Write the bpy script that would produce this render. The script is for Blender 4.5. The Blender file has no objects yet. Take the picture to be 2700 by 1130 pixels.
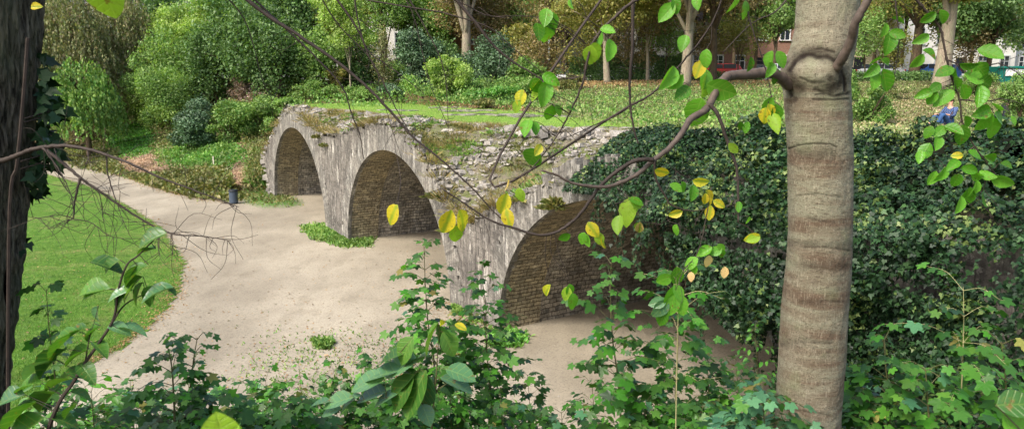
import bpy, math, random
import numpy as np
from mathutils import Vector
random.seed(7); R = np.random.default_rng(11)
PI = math.pi
S = bpy.context.scene
COL = S.collection
# ------------------------------------------------------------------ view geometry used to lay the place out
F, H = 1900.0, 7.0
TH = math.atan(361 / F)
CT, ST = math.cos(TH), math.sin(TH)
def rays(px, py):
    px = np.asarray(px, float); py = np.asarray(py, float)
    X = (px - 1350) / F; d = (py - 565) / F
    return np.stack([X, CT - d * ST, -(ST + d * CT)], -1)
def ground_pt(px, py, z=0.0):
    r = rays(px, py); return r * ((z - H) / r[..., 2])[..., None] + np.array([0, 0, H])
def at(px, py, Y):
    r = rays(px, py); return r * (np.asarray(Y, float) / r[..., 1])[..., None] + np.array([0, 0, H])
def proj(p):
    x, y, z = p[..., 0], p[..., 1], p[..., 2] - H
    fw = y * CT - z * ST; up = y * ST + z * CT
    return 1350 + F * x / fw, 565 - F * up / fw
BO = np.array([-14.25, 42.556]); BT = np.array([.51251, -.85868]); BN = np.array([.85868, .51251])
def B(s, u, z):
    s = np.asarray(s, float); u = np.asarray(u, float); z = np.asarray(z, float) + 0 * s
    return np.stack([BO[0] + BT[0] * s + BN[0] * u, BO[1] + BT[1] * s + BN[1] * u, z], -1)
def SU(x, y):
    return (x - BO[0]) * BT[0] + (y - BO[1]) * BT[1], (x - BO[0]) * BN[0] + (y - BO[1]) * BN[1]
def sm(v, a, b):
    t = np.clip((v - a) / (b - a), 0, 1); return t * t * (3 - 2 * t)
def vnoise(p, seed=0):
    p = np.asarray(p, float); i = np.floor(p).astype(np.int64); f = p - i; f = f * f * (3 - 2 * f)
    def h(a, b, c):
        n = (a * 374761393 + b * 668265263 + c * 2147483647 + seed * 97531) & 0xffffffff
        n = ((n ^ (n >> 13)) * 1274126177) & 0xffffffff
        n = (n ^ (n >> 16)) & 0xffff
        return n / 32768.0 - 1
    o = 0
    for dx in (0, 1):
        for dy in (0, 1):
            for dz in (0, 1):
                w = (f[..., 0] if dx else 1 - f[..., 0]) * (f[..., 1] if dy else 1 - f[..., 1]) * (f[..., 2] if dz else 1 - f[..., 2])
                o = o + w * h(i[..., 0] + dx, i[..., 1] + dy, i[..., 2] + dz)
    return o
def fbm(p, oct=3, seed=0):
    o = 0; a = 1.0
    for k in range(oct): o = o + a * vnoise(np.asarray(p) * 2 ** k, seed + k); a *= .5
    return o
# ------------------------------------------------------------------ terrain
EX = np.array([-260, -120, -60, -44, -29.8, -22.1, -17.7, -15.9, -14.6]); EY = np.array([250, 140, 81, 67, 53.6, 45.2, 41.3, 40.9, 42.3])
def terr(x, y, rough=True):
    x = np.asarray(x, float); y = np.asarray(y, float)
    s, u = SU(x, y)
    zf = 5.27 + 1.4 * sm(y, 37, 58)
    nb = np.clip(5.4 - .56 * (y - 1.2), 0, 5.4); nb = np.where(u > 0, np.minimum(nb, 5.3), nb)
    plat = zf * sm(u, 8.3, 9.0)
    d = (y - np.interp(x, EX, EY)) * .74
    bank = np.clip(.31 * d, 0, None)
    if rough:
        bank = bank * (1 + .16 * fbm(np.stack([x * .13, y * .13, x * 0], -1), 2, 5))
    bank = np.minimum(bank, zf)
    ab = 5.25 * sm(u + .35 * (s + 2), -.6, 4.6) * sm(s, -11, -3.5)
    left = np.maximum(bank, ab)
    k = sm(s, -2.6, -2.0)
    z = left * (1 - k) + plat * k
    z = np.maximum(z, nb)
    if rough:
        z = z + np.where(z > .15, 1, 0) * .05 * fbm(np.stack([x * .8, y * .8, x * 0], -1), 2, 9)
    return z
def hit(px, py, zoff=0.0):
    px = np.atleast_1d(np.asarray(px, float)); py = np.atleast_1d(np.asarray(py, float))
    r = rays(px, py); best = np.full(px.shape, 150.0); done = np.zeros(px.shape, bool)
    ys = np.concatenate([np.arange(11, 60, .35), np.arange(60, 150, 1.0)])
    for Y in ys:
        p = r * (Y / r[..., 1])[..., None]
        zz = terr(p[..., 0], p[..., 1])
        s, u = SU(p[..., 0], p[..., 1])
        zz = np.where((s > -2.2) & (u > 1) & (u < 9.2), 5.3, zz)
        m = (~done) & (p[..., 2] + H <= zz + zoff)
        best[m] = Y; done |= m
    p = r * (best / r[..., 1])[..., None]
    z = terr(p[..., 0], p[..., 1]); s, u = SU(p[..., 0], p[..., 1])
    z = np.where((s > -2.2) & (u > 1) & (u < 9.2), 5.3, z)
    return np.stack([p[..., 0], p[..., 1], z], -1)
# ------------------------------------------------------------------ object helpers
def link(name, me, mats, parent=None, loc=None):
    o = bpy.data.objects.new(name, me); COL.objects.link(o)
    for m in (mats if isinstance(mats, (list, tuple)) else [mats]): me.materials.append(m)
    if parent is not None: o.parent = parent
    if loc is not None: o.location = loc
    return o
def tag(o, label=None, cat=None, group=None, kind=None):
    if label: o['label'] = label
    if cat: o['category'] = cat
    if group: o['group'] = group
    if kind: o['kind'] = kind
    return o
def empty(name, loc, label, cat, group=None):
    o = bpy.data.objects.new(name, None); COL.objects.link(o); o.location = [float(v) for v in loc]
    o.empty_display_size = .2
    tag(o, label, cat, group); bpy.context.view_layer.update() if False else None
    return o
def raw(V, faces_loops, starts, totals, matidx=None, smooth=False, uv=None):
    me = bpy.data.meshes.new('m')
    me.vertices.add(len(V)); me.vertices.foreach_set('co', np.ascontiguousarray(V, np.float32).ravel())
    me.loops.add(len(faces_loops)); me.loops.foreach_set('vertex_index', np.ascontiguousarray(faces_loops, np.int32))
    me.polygons.add(len(starts)); me.polygons.foreach_set('loop_start', np.ascontiguousarray(starts, np.int32))
    me.polygons.foreach_set('loop_total', np.ascontiguousarray(totals, np.int32))
    if matidx is not None: me.polygons.foreach_set('material_index', np.ascontiguousarray(matidx, np.int32))
    me.polygons.foreach_set('use_smooth', np.full(len(starts), bool(smooth)))
    if uv is not None:
        l = me.uv_layers.new(name='UVMap'); l.data.foreach_set('uv', np.ascontiguousarray(uv[faces_loops], np.float32).ravel())
    me.update(calc_edges=True)
    return me
def mesh(V, Fs, matidx=None, smooth=False, uv=None):
    loops = []; st = []; tt = []
    for f in Fs:
        st.append(len(loops)); tt.append(len(f)); loops.extend(f)
    return raw(np.asarray(V, float), np.array(loops), np.array(st), np.array(tt), matidx, smooth, uv)
class MB:
    def __init__(s): s.V = []; s.F = []; s.U = []; s.n = 0
    def add(s, V, Fs, uv=None):
        V = np.asarray(V, float).reshape(-1, 3); s.V.append(V)
        s.F.extend([tuple(int(i) + s.n for i in f) for f in Fs]); s.n += len(V)
        s.U.append(np.zeros((len(V), 2)) if uv is None else np.asarray(uv, float))
        return s
    def box(s, c, d, rz=0.0):
        x, y, z = [v / 2 for v in d]
        P = np.array([[a * x, b * y, e * z] for e in (-1, 1) for b in (-1, 1) for a in (-1, 1)])
        if rz: ca, sa = math.cos(rz), math.sin(rz); P = np.stack([P[:, 0] * ca - P[:, 1] * sa, P[:, 0] * sa + P[:, 1] * ca, P[:, 2]], -1)
        return s.add(P + np.asarray(c, float), [(0, 2, 3, 1), (4, 5, 7, 6), (0, 1, 5, 4), (2, 6, 7, 3), (0, 4, 6, 2), (1, 3, 7, 5)])
    def tube(s, pts, rad, k=8, cap=True):
        pts = np.asarray(pts, float); n = len(pts); rad = np.broadcast_to(np.asarray(rad, float), (n,))
        T = np.gradient(pts, axis=0); T /= np.linalg.norm(T, axis=1)[:, None] + 1e-9
        up = np.array([0, 0, 1.]) if abs(T[0, 2]) < .9 else np.array([1., 0, 0])
        A = np.cross(T[0], up); A /= np.linalg.norm(A); V = []; a = np.linspace(0, 2 * PI, k, endpoint=False)
        for i in range(n):
            A = A - T[i] * (A @ T[i]); A /= np.linalg.norm(A) + 1e-9; Bv = np.cross(T[i], A)
            V.append(pts[i] + rad[i] * (np.cos(a)[:, None] * A + np.sin(a)[:, None] * Bv))
        Fs = [(i * k + j, i * k + (j + 1) % k, (i + 1) * k + (j + 1) % k, (i + 1) * k + j) for i in range(n - 1) for j in range(k)]
        if cap: Fs += [tuple(range(k))[::-1], tuple(range((n - 1) * k, n * k))]
        return s.add(np.concatenate(V), Fs)
    def lathe(s, prof, k=20, c=(0, 0, 0)):
        a = np.linspace(0, 2 * PI, k, endpoint=False); V = []
        for r, z in prof: V.append(np.stack([r * np.cos(a), r * np.sin(a), a * 0 + z], -1) + np.asarray(c))
        n = len(prof)
        Fs = [(i * k + j, i * k + (j + 1) % k, (i + 1) * k + (j + 1) % k, (i + 1) * k + j) for i in range(n - 1) for j in range(k)]
        return s.add(np.concatenate(V), Fs + [tuple(range(k))[::-1], tuple(range((n - 1) * k, n * k))])
    def build(s, name, mats, parent=None, smooth=False, loc=None):
        return link(name, mesh(np.concatenate(s.V), s.F, None, smooth, np.concatenate(s.U)), mats, parent, loc)
def spline(P, n=8):
    P = np.asarray(P, float)
    if len(P) < 3: n = max(n, 2); t = np.linspace(0, 1, n)[:, None]; return P[0] * (1 - t) + P[-1] * t
    Q = np.vstack([2 * P[0] - P[1], P, 2 * P[-1] - P[-2]]); out = []
    for i in range(1, len(Q) - 2):
        for t in np.linspace(0, 1, n, endpoint=False):
            a, b, c, d = Q[i - 1], Q[i], Q[i + 1], Q[i + 2]
            out.append(.5 * (2 * b + (c - a) * t + (2 * a - 5 * b + 4 * c - d) * t * t + (3 * b - a - 3 * c + d) * t ** 3))
    out.append(P[-1]); return np.array(out)
def grid(V, nu, nv):     # quads over nu x nv array of verts
    i, j = np.meshgrid(np.arange(nu - 1), np.arange(nv - 1), indexing='ij'); i = i.ravel(); j = j.ravel()
    q = np.stack([i * nv + j, (i + 1) * nv + j, (i + 1) * nv + j + 1, i * nv + j + 1], -1)
    return q
def gridmesh(V, nu, nv, keep=None, smooth=True, uv=None, matidx=None):
    q = grid(V, nu, nv)
    if keep is not None: q = q[keep(V[q].mean(1))]
    if matidx is not None: matidx = matidx(V[q].mean(1))
    return raw(V, q.ravel(), np.arange(len(q)) * 4, np.full(len(q), 4), matidx, smooth, uv)
# ------------------------------------------------------------------ leaf shapes
def t_ell(w=.33, fold=.10, droop=.16):
    xs = [0, .12, .3, .52, .75, .9, 1.0]; ws = [0, .55, .93, 1, .72, .36, 0]
    V = [(0, 0, 0)]; 
    for x, a in list(zip(xs, ws))[1:-1]:
        z = -droop * x * x
        V += [(x, a * w, z + fold * a), (x, 0, z), (x, -a * w, z + fold * a)]
    V.append((1.0, 0, -droop)); e = len(V) - 1; Fs = [(0, 2, 1), (0, 3, 2)]
    for i in range(4):
        a = 1 + i * 3; b = a + 3; Fs += [(a, a + 1, b + 1, b), (a + 1, a + 2, b + 2, b + 1)]
    a = e - 3; Fs += [(a, a + 1, e), (a + 1, a + 2, e)]
    V = np.array(V); uv = np.stack([V[:, 0], V[:, 1] / w], -1)
    return V, Fs, uv
def t_maple():
    a = np.radians([180, 140, 112, 95, 78, 62, 50, 38, 26, 14, 0]); r = np.array([.06, .36, .62, .52, .54, .80, .90, .70, .60, .82, 1.0])
    pts = [(r[i] * math.cos(a[i]), r[i] * math.sin(a[i])) for i in range(11)]
    pts = pts + [(x, -y) for x, y in pts[1:-1][::-1]]
    V = [(0, 0, 0)] + [(x * .92, y * .92, -.14 * (x * x + y * y) + (.05 if k % 3 == 1 else 0)) for k, (x, y) in enumerate(pts)]
    n = len(pts); Fs = [(0, 1 + (i + 1) % n, 1 + i) for i in range(n)]
    V = np.array(V); return V, Fs, V[:, :2].copy()
def t_dia(w=.32): 
    V = np.array([(0, 0, 0), (.5, w, .1), (1, 0, -.08), (.5, -w, .1)]); return V, [(0, 1, 2), (0, 2, 3)], V[:, :2].copy()
def t_ivy():
    V = np.array([(0, 0, 0), (-.08, .34, -.03), (.38, .42, 0), (.48, .2, .03), (1, 0, -.1), (.48, -.2, .03), (.38, -.42, 0), (-.08, -.34, -.03)])
    return V, [(0, 2, 1), (0, 3, 2), (0, 4, 3), (0, 5, 4), (0, 6, 5), (0, 7, 6)], V[:, :2].copy()
def t_blade():
    V = np.array([(0, .05, 0), (0, -.05, 0), (.6, .03, .05), (.6, -.03, .05), (1, 0, .22)]); return V, [(0, 1, 3, 2), (2, 3, 4)], V[:, :2].copy()
ELL = t_ell(); ELLN = t_ell(.2, .12, .1); ELLW = t_ell(.42, .16, .25); MAP = t_maple(); DIA = t_dia(); IVY = t_ivy(); BLA = t_blade()
def norm(v): return v / (np.linalg.norm(v, axis=-1, keepdims=True) + 1e-9)
def leaves(tm, pos, ax, nr, size, matidx=None):
    V0, Fs, uv0 = tm; N = len(pos); k = len(V0)
    ax = norm(np.asarray(ax, float)); nr = np.asarray(nr, float); nr = norm(nr - ax * (nr * ax).sum(-1, keepdims=True)); sd = np.cross(nr, ax)
    size = np.broadcast_to(np.asarray(size, float), (N,))
    V = pos[:, None] + size[:, None, None] * (V0[None, :, 0, None] * ax[:, None] + V0[None, :, 1, None] * sd[:, None] + V0[None, :, 2, None] * nr[:, None])
    lp = np.array([i for f in Fs for i in f]); tt = np.array([len(f) for f in Fs])
    L = (lp[None] + (np.arange(N) * k)[:, None]).ravel(); T = np.tile(tt, N); St = np.concatenate([[0], np.cumsum(T)[:-1]])
    mi = None if matidx is None else np.repeat(matidx, len(Fs))
    return raw(V.reshape(-1, 3), L, St, T, mi, True, np.tile(uv0, (N, 1)))
def rdir(n):
    return norm(R.normal(size=(n, 3)))
# ------------------------------------------------------------------ materials
def srgb(h):
    h = h.lstrip('#'); c = [int(h[i:i + 2], 16) / 255 for i in (0, 2, 4)]
    return tuple((v / 12.92 if v <= .04045 else ((v + .055) / 1.055) ** 2.4) for v in c) + (1,)
class NT:
    def __init__(s, name):
        s.m = bpy.data.materials.new(name); s.m.use_nodes = True; s.t = s.m.node_tree; s.t.nodes.clear()
        s.out = s.n('ShaderNodeOutputMaterial')
    def n(s, ty, **kw):
        x = s.t.nodes.new(ty)
        for k, v in kw.items():
            if k in x.inputs.keys() if isinstance(k, str) else False: x.inputs[k].default_value = v
            else: setattr(x, k, v)
        return x
    def l(s, a, b): s.t.links.new(a, b)
    def co(s, scale=(1, 1, 1), kind='Object'):
        tc = s.n('ShaderNodeTexCoord'); mp = s.n('ShaderNodeMapping'); mp.inputs['Scale'].default_value = scale
        s.l(tc.outputs[kind], mp.inputs['Vector']); return mp.outputs[0]
    def noise(s, vec, scale, detail=4, rough=.55, dist=0):
        x = s.n('ShaderNodeTexNoise'); x.inputs['Scale'].default_value = scale; x.inputs['Detail'].default_value = detail
        x.inputs['Roughness'].default_value = rough; x.inputs['Distortion'].default_value = dist
        if vec is not None: s.l(vec, x.inputs['Vector'])
        return x.outputs['Fac']
    def ramp(s, fac, stops, interp='LINEAR'):
        x = s.n('ShaderNodeValToRGB'); r = x.color_ramp; r.interpolation = interp
        while len(r.elements) > 1: r.elements.remove(r.elements[-1])
        r.elements[0].position = stops[0][0]; r.elements[0].color = tuple(stops[0][1])[:3] + (1,) if not isinstance(stops[0][1], (int, float)) else (stops[0][1],) * 3 + (1,)
        for p, c in stops[1:]:
            e = r.elements.new(p); e.color = (c,) * 3 + (1,) if isinstance(c, (int, float)) else tuple(c)[:3] + (1,)
        s.l(fac, x.inputs[0]); return x.outputs[0]
    def mix(s, fac, a, b, mode='MIX'):
        x = s.n('ShaderNodeMix'); x.data_type = 'RGBA'; x.blend_type = mode; x.clamp_factor = True
        for sock, v in ((x.inputs[0], fac), (x.inputs[6], a), (x.inputs[7], b)):
            if isinstance(v, (int, float)): sock.default_value = float(v) if sock.type == 'VALUE' else (v, v, v, 1)
            elif isinstance(v, tuple): sock.default_value = v[:3] + (1,)
            else: s.l(v, sock)
        return x.outputs[2]
    def math(s, op, a, b=0.0, c=None):
        x = s.n('ShaderNodeMath'); x.operation = op
        for i, v in enumerate((a, b) if c is None else (a, b, c)):
            if isinstance(v, (int, float)): x.inputs[i].default_value = v
            else: s.l(v, x.inputs[i])
        return x.outputs[0]
    def bump(s, h, strength=.5, dist=.02, nrm=None):
        x = s.n('ShaderNodeBump'); x.inputs['Strength'].default_value = strength; x.inputs['Distance'].default_value = dist; s.l(h, x.inputs['Height'])
        if nrm is not None: s.l(nrm, x.inputs['Normal'])
        return x.outputs[0]
    def pbr(s, col, rough=.8, nrm=None, spec=.3, metal=0):
        p = s.n('ShaderNodeBsdfPrincipled')
        if isinstance(col, tuple): p.inputs['Base Color'].default_value = col[:3] + (1,)
        else: s.l(col, p.inputs['Base Color'])
        if isinstance(rough, (int, float)): p.inputs['Roughness'].default_value = rough
        else: s.l(rough, p.inputs['Roughness'])
        p.inputs['Specular IOR Level'].default_value = spec; p.inputs['Metallic'].default_value = metal
        if nrm is not None: s.l(nrm, p.inputs['Normal'])
        s.l(p.outputs[0], s.out.inputs[0]); return p
def leafmat(name, cols, trans=.35, nscale=.6, rough=.45, vein=False, spec=.35, lo=.55):
    m = NT(name); g = m.n('ShaderNodeNewGeometry')
    k = len(cols); c = m.ramp(g.outputs['Random Per Island'], [(i / max(1, k - 1), col) for i, col in enumerate(cols)])
    nz = m.noise(m.co(), nscale, 3)
    c = m.mix(1.0, c, m.ramp(nz, [(.3, lo), (.7, 1.25)]), 'MULTIPLY')
    nrm = None
    if vein:
        tc = m.n('ShaderNodeTexCoord'); sp = m.n('ShaderNodeSeparateXYZ'); m.l(tc.outputs['UV'], sp.inputs[0])
        ay = m.math('ABSOLUTE', sp.outputs[1]); q = m.math('SUBTRACT', sp.outputs[0], m.math('MULTIPLY', ay, .22))
        w = m.math('PINGPONG', m.math('MULTIPLY', q, 11), 1.0)
        side = m.ramp(w, [(0, 1), (.25, 0)]); mid = m.ramp(ay, [(0, 1), (.09, 0)])
        vv = m.math('MAXIMUM', side, mid)
        c = m.mix(m.math('MULTIPLY', vv, .2), c, srgb('#a9c25e'))
        n2 = m.noise(m.co((1, 1, 1)), 90, 3)
        c = m.mix(m.ramp(n2, [(.56, 0), (.72, .5)]), c, srgb('#6f7a2a'))
        if name == 'yellow_leaf': c = m.mix(m.ramp(m.math('ADD', ay, m.math('MULTIPLY', m.noise(m.co(), 25, 2), .5)), [(.3, .75), (.62, 0)]), c, srgb('#8fae34'))
        c = m.mix(m.ramp(m.noise(m.co(), 45, 3), [(.63, 0), (.7, .7)]), c, srgb('#7a5a2c'))
        nrm = m.bump(m.math('MULTIPLY', vv, -1), .5, .002)
    p = m.n('ShaderNodeBsdfPrincipled'); m.l(c, p.inputs['Base Color']); p.inputs['Roughness'].default_value = rough; p.inputs['Specular IOR Level'].default_value = spec
    t = m.n('ShaderNodeBsdfTranslucent'); c2 = m.mix(1.0, c, (1.2, 1.25, .5, 1), 'MULTIPLY'); m.l(c2, t.inputs[0])
    if nrm is not None: m.l(nrm, p.inputs['Normal'])
    x = m.n('ShaderNodeMixShader'); x.inputs[0].default_value = trans; m.l(p.outputs[0], x.inputs[1]); m.l(t.outputs[0], x.inputs[2]); m.l(x.outputs[0], m.out.inputs[0])
    return m.m
def hx(*a): return [srgb(v) for v in a]
def plain(name, col, rough=.6, spec=.3, metal=0, var=.15, scale=8):
    m = NT(name); nz = m.noise(m.co(), scale, 4); c = m.mix(1.0, srgb(col), m.ramp(nz, [(.3, 1 - var), (.7, 1 + var)]), 'MULTIPLY'); m.pbr(c, rough, None, spec, metal); return m.m
M = {}
M['dirt'] = (lambda m: (m.pbr(m.mix(m.ramp(m.noise(m.co(), 16, 6, .8), [(.5, 0), (.66, .75)]),
        m.mix(m.ramp(m.noise(m.co((1, .6, 1)), 1.3, 5, .7), [(.52, 0), (.72, .55)]), m.mix(m.ramp(m.noise(m.co((1, .55, 1)), .22, 5, .6), [(.36, 0), (.62, 1)]), srgb('#827a6a'), srgb('#a9a08d')), srgb('#7d7563')), srgb('#655d51')), .95,
        m.bump(m.noise(m.co(), 22, 6, .8), .5, .03), .15), m.m)[1])(NT('packed_dirt'))
M['earth'] = (lambda m: (m.pbr(m.mix(m.ramp(m.noise(m.co(), .7, 5, .7), [(.42, 0), (.6, 1)]), m.mix(m.noise(m.co(), 14, 4), srgb('#4e4030'), srgb('#857055')), m.mix(m.noise(m.co(), 20, 4), srgb('#33451c'), srgb('#64772f'))), .95,
        m.bump(m.noise(m.co(), 9, 6, .8), 1, .15), .1), m.m)[1])(NT('overgrown_earth'))
def grassmat(name, a, b, c):
    m = NT(name); n1 = m.noise(m.co(), 3.0, 6, .75); n2 = m.noise(m.co(), 38, 4, .7)
    col = m.mix(m.ramp(n1, [(.35, 0), (.65, 1)]), srgb(a), srgb(b)); col = m.mix(m.ramp(m.noise(m.co(), .55, 5, .7), [(.5, 0), (.68, .6)]), col, srgb('#9a9460')); col = m.mix(m.ramp(n2, [(.35, 0), (.7, .8)]), col, srgb(c))
    m.pbr(col, .9, m.bump(n2, .8, .05), .1); return m.m
M['lawn'] = grassmat('mown_grass', '#466e26', '#76983f', '#304f1c')
M['deckgrass'] = grassmat('short_bright_grass', '#6d9338', '#8cab48', '#55772c')
M['blade'] = leafmat('grass_blade', hx('#4a7a22', '#64953a', '#80a84c', '#4d7a28', '#93a055'), .3, .6)
M['blade_deck'] = leafmat('light_grass_blade', hx('#6f9a3a', '#92b352', '#a9b765', '#7da045'), .3, .3)
M['dry'] = leafmat('dry_grass', hx('#8b7748', '#a89263', '#6f7037', '#b9a77c', '#8a8c4a'), .25, .5)
M['bare'] = leafmat('bare_earth_flakes', hx('#a88c70', '#bfa184', '#b0917a', '#c8ad90'), .05, .5)
M['litter'] = leafmat('fallen_leaves', hx('#85643f', '#ac8a58', '#977048', '#bfa274', '#6e5638', '#8a8a4c'), .1, .5)
M['herb'] = leafmat('bright_herbs', hx('#4f8f34', '#69a545', '#88b458', '#437d36'), .35, .5)
M['herb_mid'] = leafmat('mid_green_herbs', hx('#558538', '#78a04c', '#98b160', '#457230'), .3, .4)
M['olive'] = leafmat('olive_scrub', hx('#5c6c33', '#7a8347', '#8d8550', '#46572a', '#9a9160'), .25, .5)
M['tan'] = leafmat('dry_scrub', hx('#9a8a68', '#b0a07c', '#857a50', '#7c8a52', '#c0b08c'), .25, .5)
M['mauve'] = leafmat('dry_seed_heads', hx('#a28b80', '#bba698', '#8f7c6c', '#b59a78'), .2, .5)
M['meadow'] = leafmat('meadow_plants', hx('#6f9048', '#8ea55c', '#a9ad78', '#587a3c', '#9a9068', '#b6b08a'), .3, .35)
M['russet'] = leafmat('russet_leaves', hx('#85754e', '#9a885a', '#77764a', '#ab9662', '#6a5e42', '#8d9058'), .3, .4)
M['bright'] = leafmat('bright_tree_leaves', hx('#86a94e', '#a3c062', '#b9cd7a', '#709742'), .4, .45)
M['midg'] = leafmat('green_tree_leaves', hx('#668e46', '#85a85a', '#9fb96e', '#537a3c'), .4, .45, .45, False, .35, .7)
M['dark'] = leafmat('dark_tree_leaves', hx('#466637', '#5f8248', '#7b985a', '#38552e'), .35, .45, .45, False, .35, .7)
M['blue'] = leafmat('blue_green_leaves', hx('#3f5c3e', '#587853', '#728f69', '#324a32'), .2, .5)
M['weep'] = leafmat('weeping_leaves', hx('#6b7845', '#8a9462', '#a09a6c', '#586639', '#8f8265'), .3, .5)
M['yel'] = leafmat('yellowing_leaves', hx('#848c44', '#a2a354', '#97884a', '#6b783a', '#b3ad64'), .4, .45)
M['ivy'] = leafmat('ivy_leaves', hx('#1a301c', '#244024', '#31522c', '#152717', '#416234'), .12, .9, .5, False, .3, .35)
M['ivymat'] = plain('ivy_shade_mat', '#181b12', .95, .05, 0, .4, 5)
M['ivy_pale'] = leafmat('ivy_shoots_and_lit_tops', hx('#566f38', '#708848', '#8a9a5a'), .3, .8)
M['leaf_g'] = leafmat('green_leaf', hx('#4b8a1a', '#5c9c26', '#6dac34', '#417a1a'), .45, 3, .4, True, .4, .75)
M['leaf_l'] = leafmat('lime_leaf', hx('#7aa82a', '#93b636', '#86b03a'), .5, 3, .4, True, .4, .8)
M['leaf_y'] = leafmat('yellow_leaf', hx('#dccf2e', '#e6dc48', '#cfb82c', '#c9c63a'), .5, 3, .4, True, .4, .85)
M['leaf_t'] = leafmat('tan_leaf', hx('#d8c089', '#d9b37c'), .4, 3, .5, True, .3, .85)
M['mapl'] = leafmat('maple_leaf', hx('#284c1a', '#3b6a24', '#50832e', '#214018', '#629236'), .3, 2.5, .4, False, .45, .7)
M['mapl_b'] = leafmat('bright_maple_leaf', hx('#3c7820', '#4f9029', '#66a038', '#2f641c'), .4, 2.5, .4, False, .4, .8)
M['mapl_c'] = leafmat('blue_green_maple_leaf', hx('#356040', '#46744c', '#558658'), .2, 2.5, .4, False, .5, .8)
M['big'] = leafmat('broad_leaf', hx('#3a6a26', '#4f7e2c', '#2f5a24', '#5d8a34'), .35, 2, .4, True, .5, .8)
M['bluel'] = leafmat('blue_green_broad_leaf', hx('#47734a', '#5a8758', '#3d6540'), .25, 2, .35, True, .6, .9)
def barkmat(name, a, b, c, vs=(14, 14, 1.6), bs=.9, bd=.03):
    m = NT(name); n1 = m.noise(m.co(vs), 2.2, 6, .7, .4); n2 = m.noise(m.co((3, 3, 1.2)), 1.5, 4)
    col = m.mix(m.ramp(n1, [(.38, 0), (.62, 1)]), srgb(a), srgb(b)); col = m.mix(m.ramp(n2, [(.45, 0), (.75, .7)]), col, srgb(c))
    m.pbr(col, .9, m.bump(n1, bs, bd), .15); return m.m
M['bark_dark'] = barkmat('furrowed_bark', '#2a2620', '#8a8070', '#6a6e54', (26, 26, 2.2), 1.0, .03)
M['bark_bg'] = barkmat('pale_bark', '#6f6353', '#a99c88', '#8a9070')
M['bark_br'] = barkmat('brown_bark', '#3c3025', '#6a5a48', '#4d5238')
M['twig'] = plain('twig_bark', '#3a312b', .7, .3, 0, .3, 30)
M['twig_grey'] = plain('grey_twig_bark', '#584c43', .6, .35, 0, .3, 25)
M['stem'] = plain('green_brown_stem', '#5b5a38', .6, .3, 0, .3, 20)
M['stem_pale'] = plain('pale_stem', '#9a9468', .6, .3, 0, .2, 20)
def smoothbark():
    m = NT('smooth_banded_bark')
    v = m.co((1, 1, 1)); nb = m.noise(m.co((1.1, 1.1, 7.5)), 1.6, 5, .6, .5); sx = m.n('ShaderNodeSeparateXYZ'); m.l(v, sx.inputs[0]); mr = m.n('ShaderNodeMapRange'); m.l(sx.outputs[2], mr.inputs[0]); mr.inputs[1].default_value = 2.75; mr.inputs[2].default_value = 3.25; mr.inputs[3].default_value = 0; mr.inputs[4].default_value = -.1; nb = m.math('ADD', nb, mr.outputs[0])
    nf = m.noise(m.co((9, 9, 40)), 3, 5, .75); ns = m.noise(m.co((30, 30, 5)), 4, 4, .7); sp = m.noise(m.co((60, 60, 60)), 2, 3, .8)
    c = m.mix(m.ramp(nb, [(.36, 0), (.46, .4), (.52, .6), (.6, 1)]), srgb('#88856f'), srgb('#6a5a49'))
    c = m.mix(m.ramp(m.noise(m.co((2, 2, 3)), 1.4, 3), [(.45, 0), (.65, .55)]), c, srgb('#8f8a76'))
    c = m.mix(m.ramp(nf, [(.52, 0), (.64, .65)]), c, srgb('#54453a'))
    c = m.mix(m.ramp(ns, [(.52, 0), (.66, .5)]), c, srgb('#aaa08a'))
    c = m.mix(m.ramp(sp, [(.56, 0), (.66, .8)]), c, srgb('#382c22'))
    lift = m.noise(m.co((4, 4, 4)), 1.2, 4)
    c = m.mix(m.ramp(lift, [(.55, 0), (.7, .3)]), c, srgb('#7d8a62'))
    g = m.n('ShaderNodeAttribute'); g.attribute_name = 'bark_fold'; c = m.mix(g.outputs['Fac'], c, srgb('#1e1610'))
    h = m.math('ADD', m.math('MULTIPLY', nf, .7), m.math('ADD', m.math('MULTIPLY', sp, .35), m.math('MULTIPLY', ns, .3)))
    m.pbr(c, .85, m.bump(h, .9, .008), .2); return m.m
M['bark_smooth'] = smoothbark()
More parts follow.
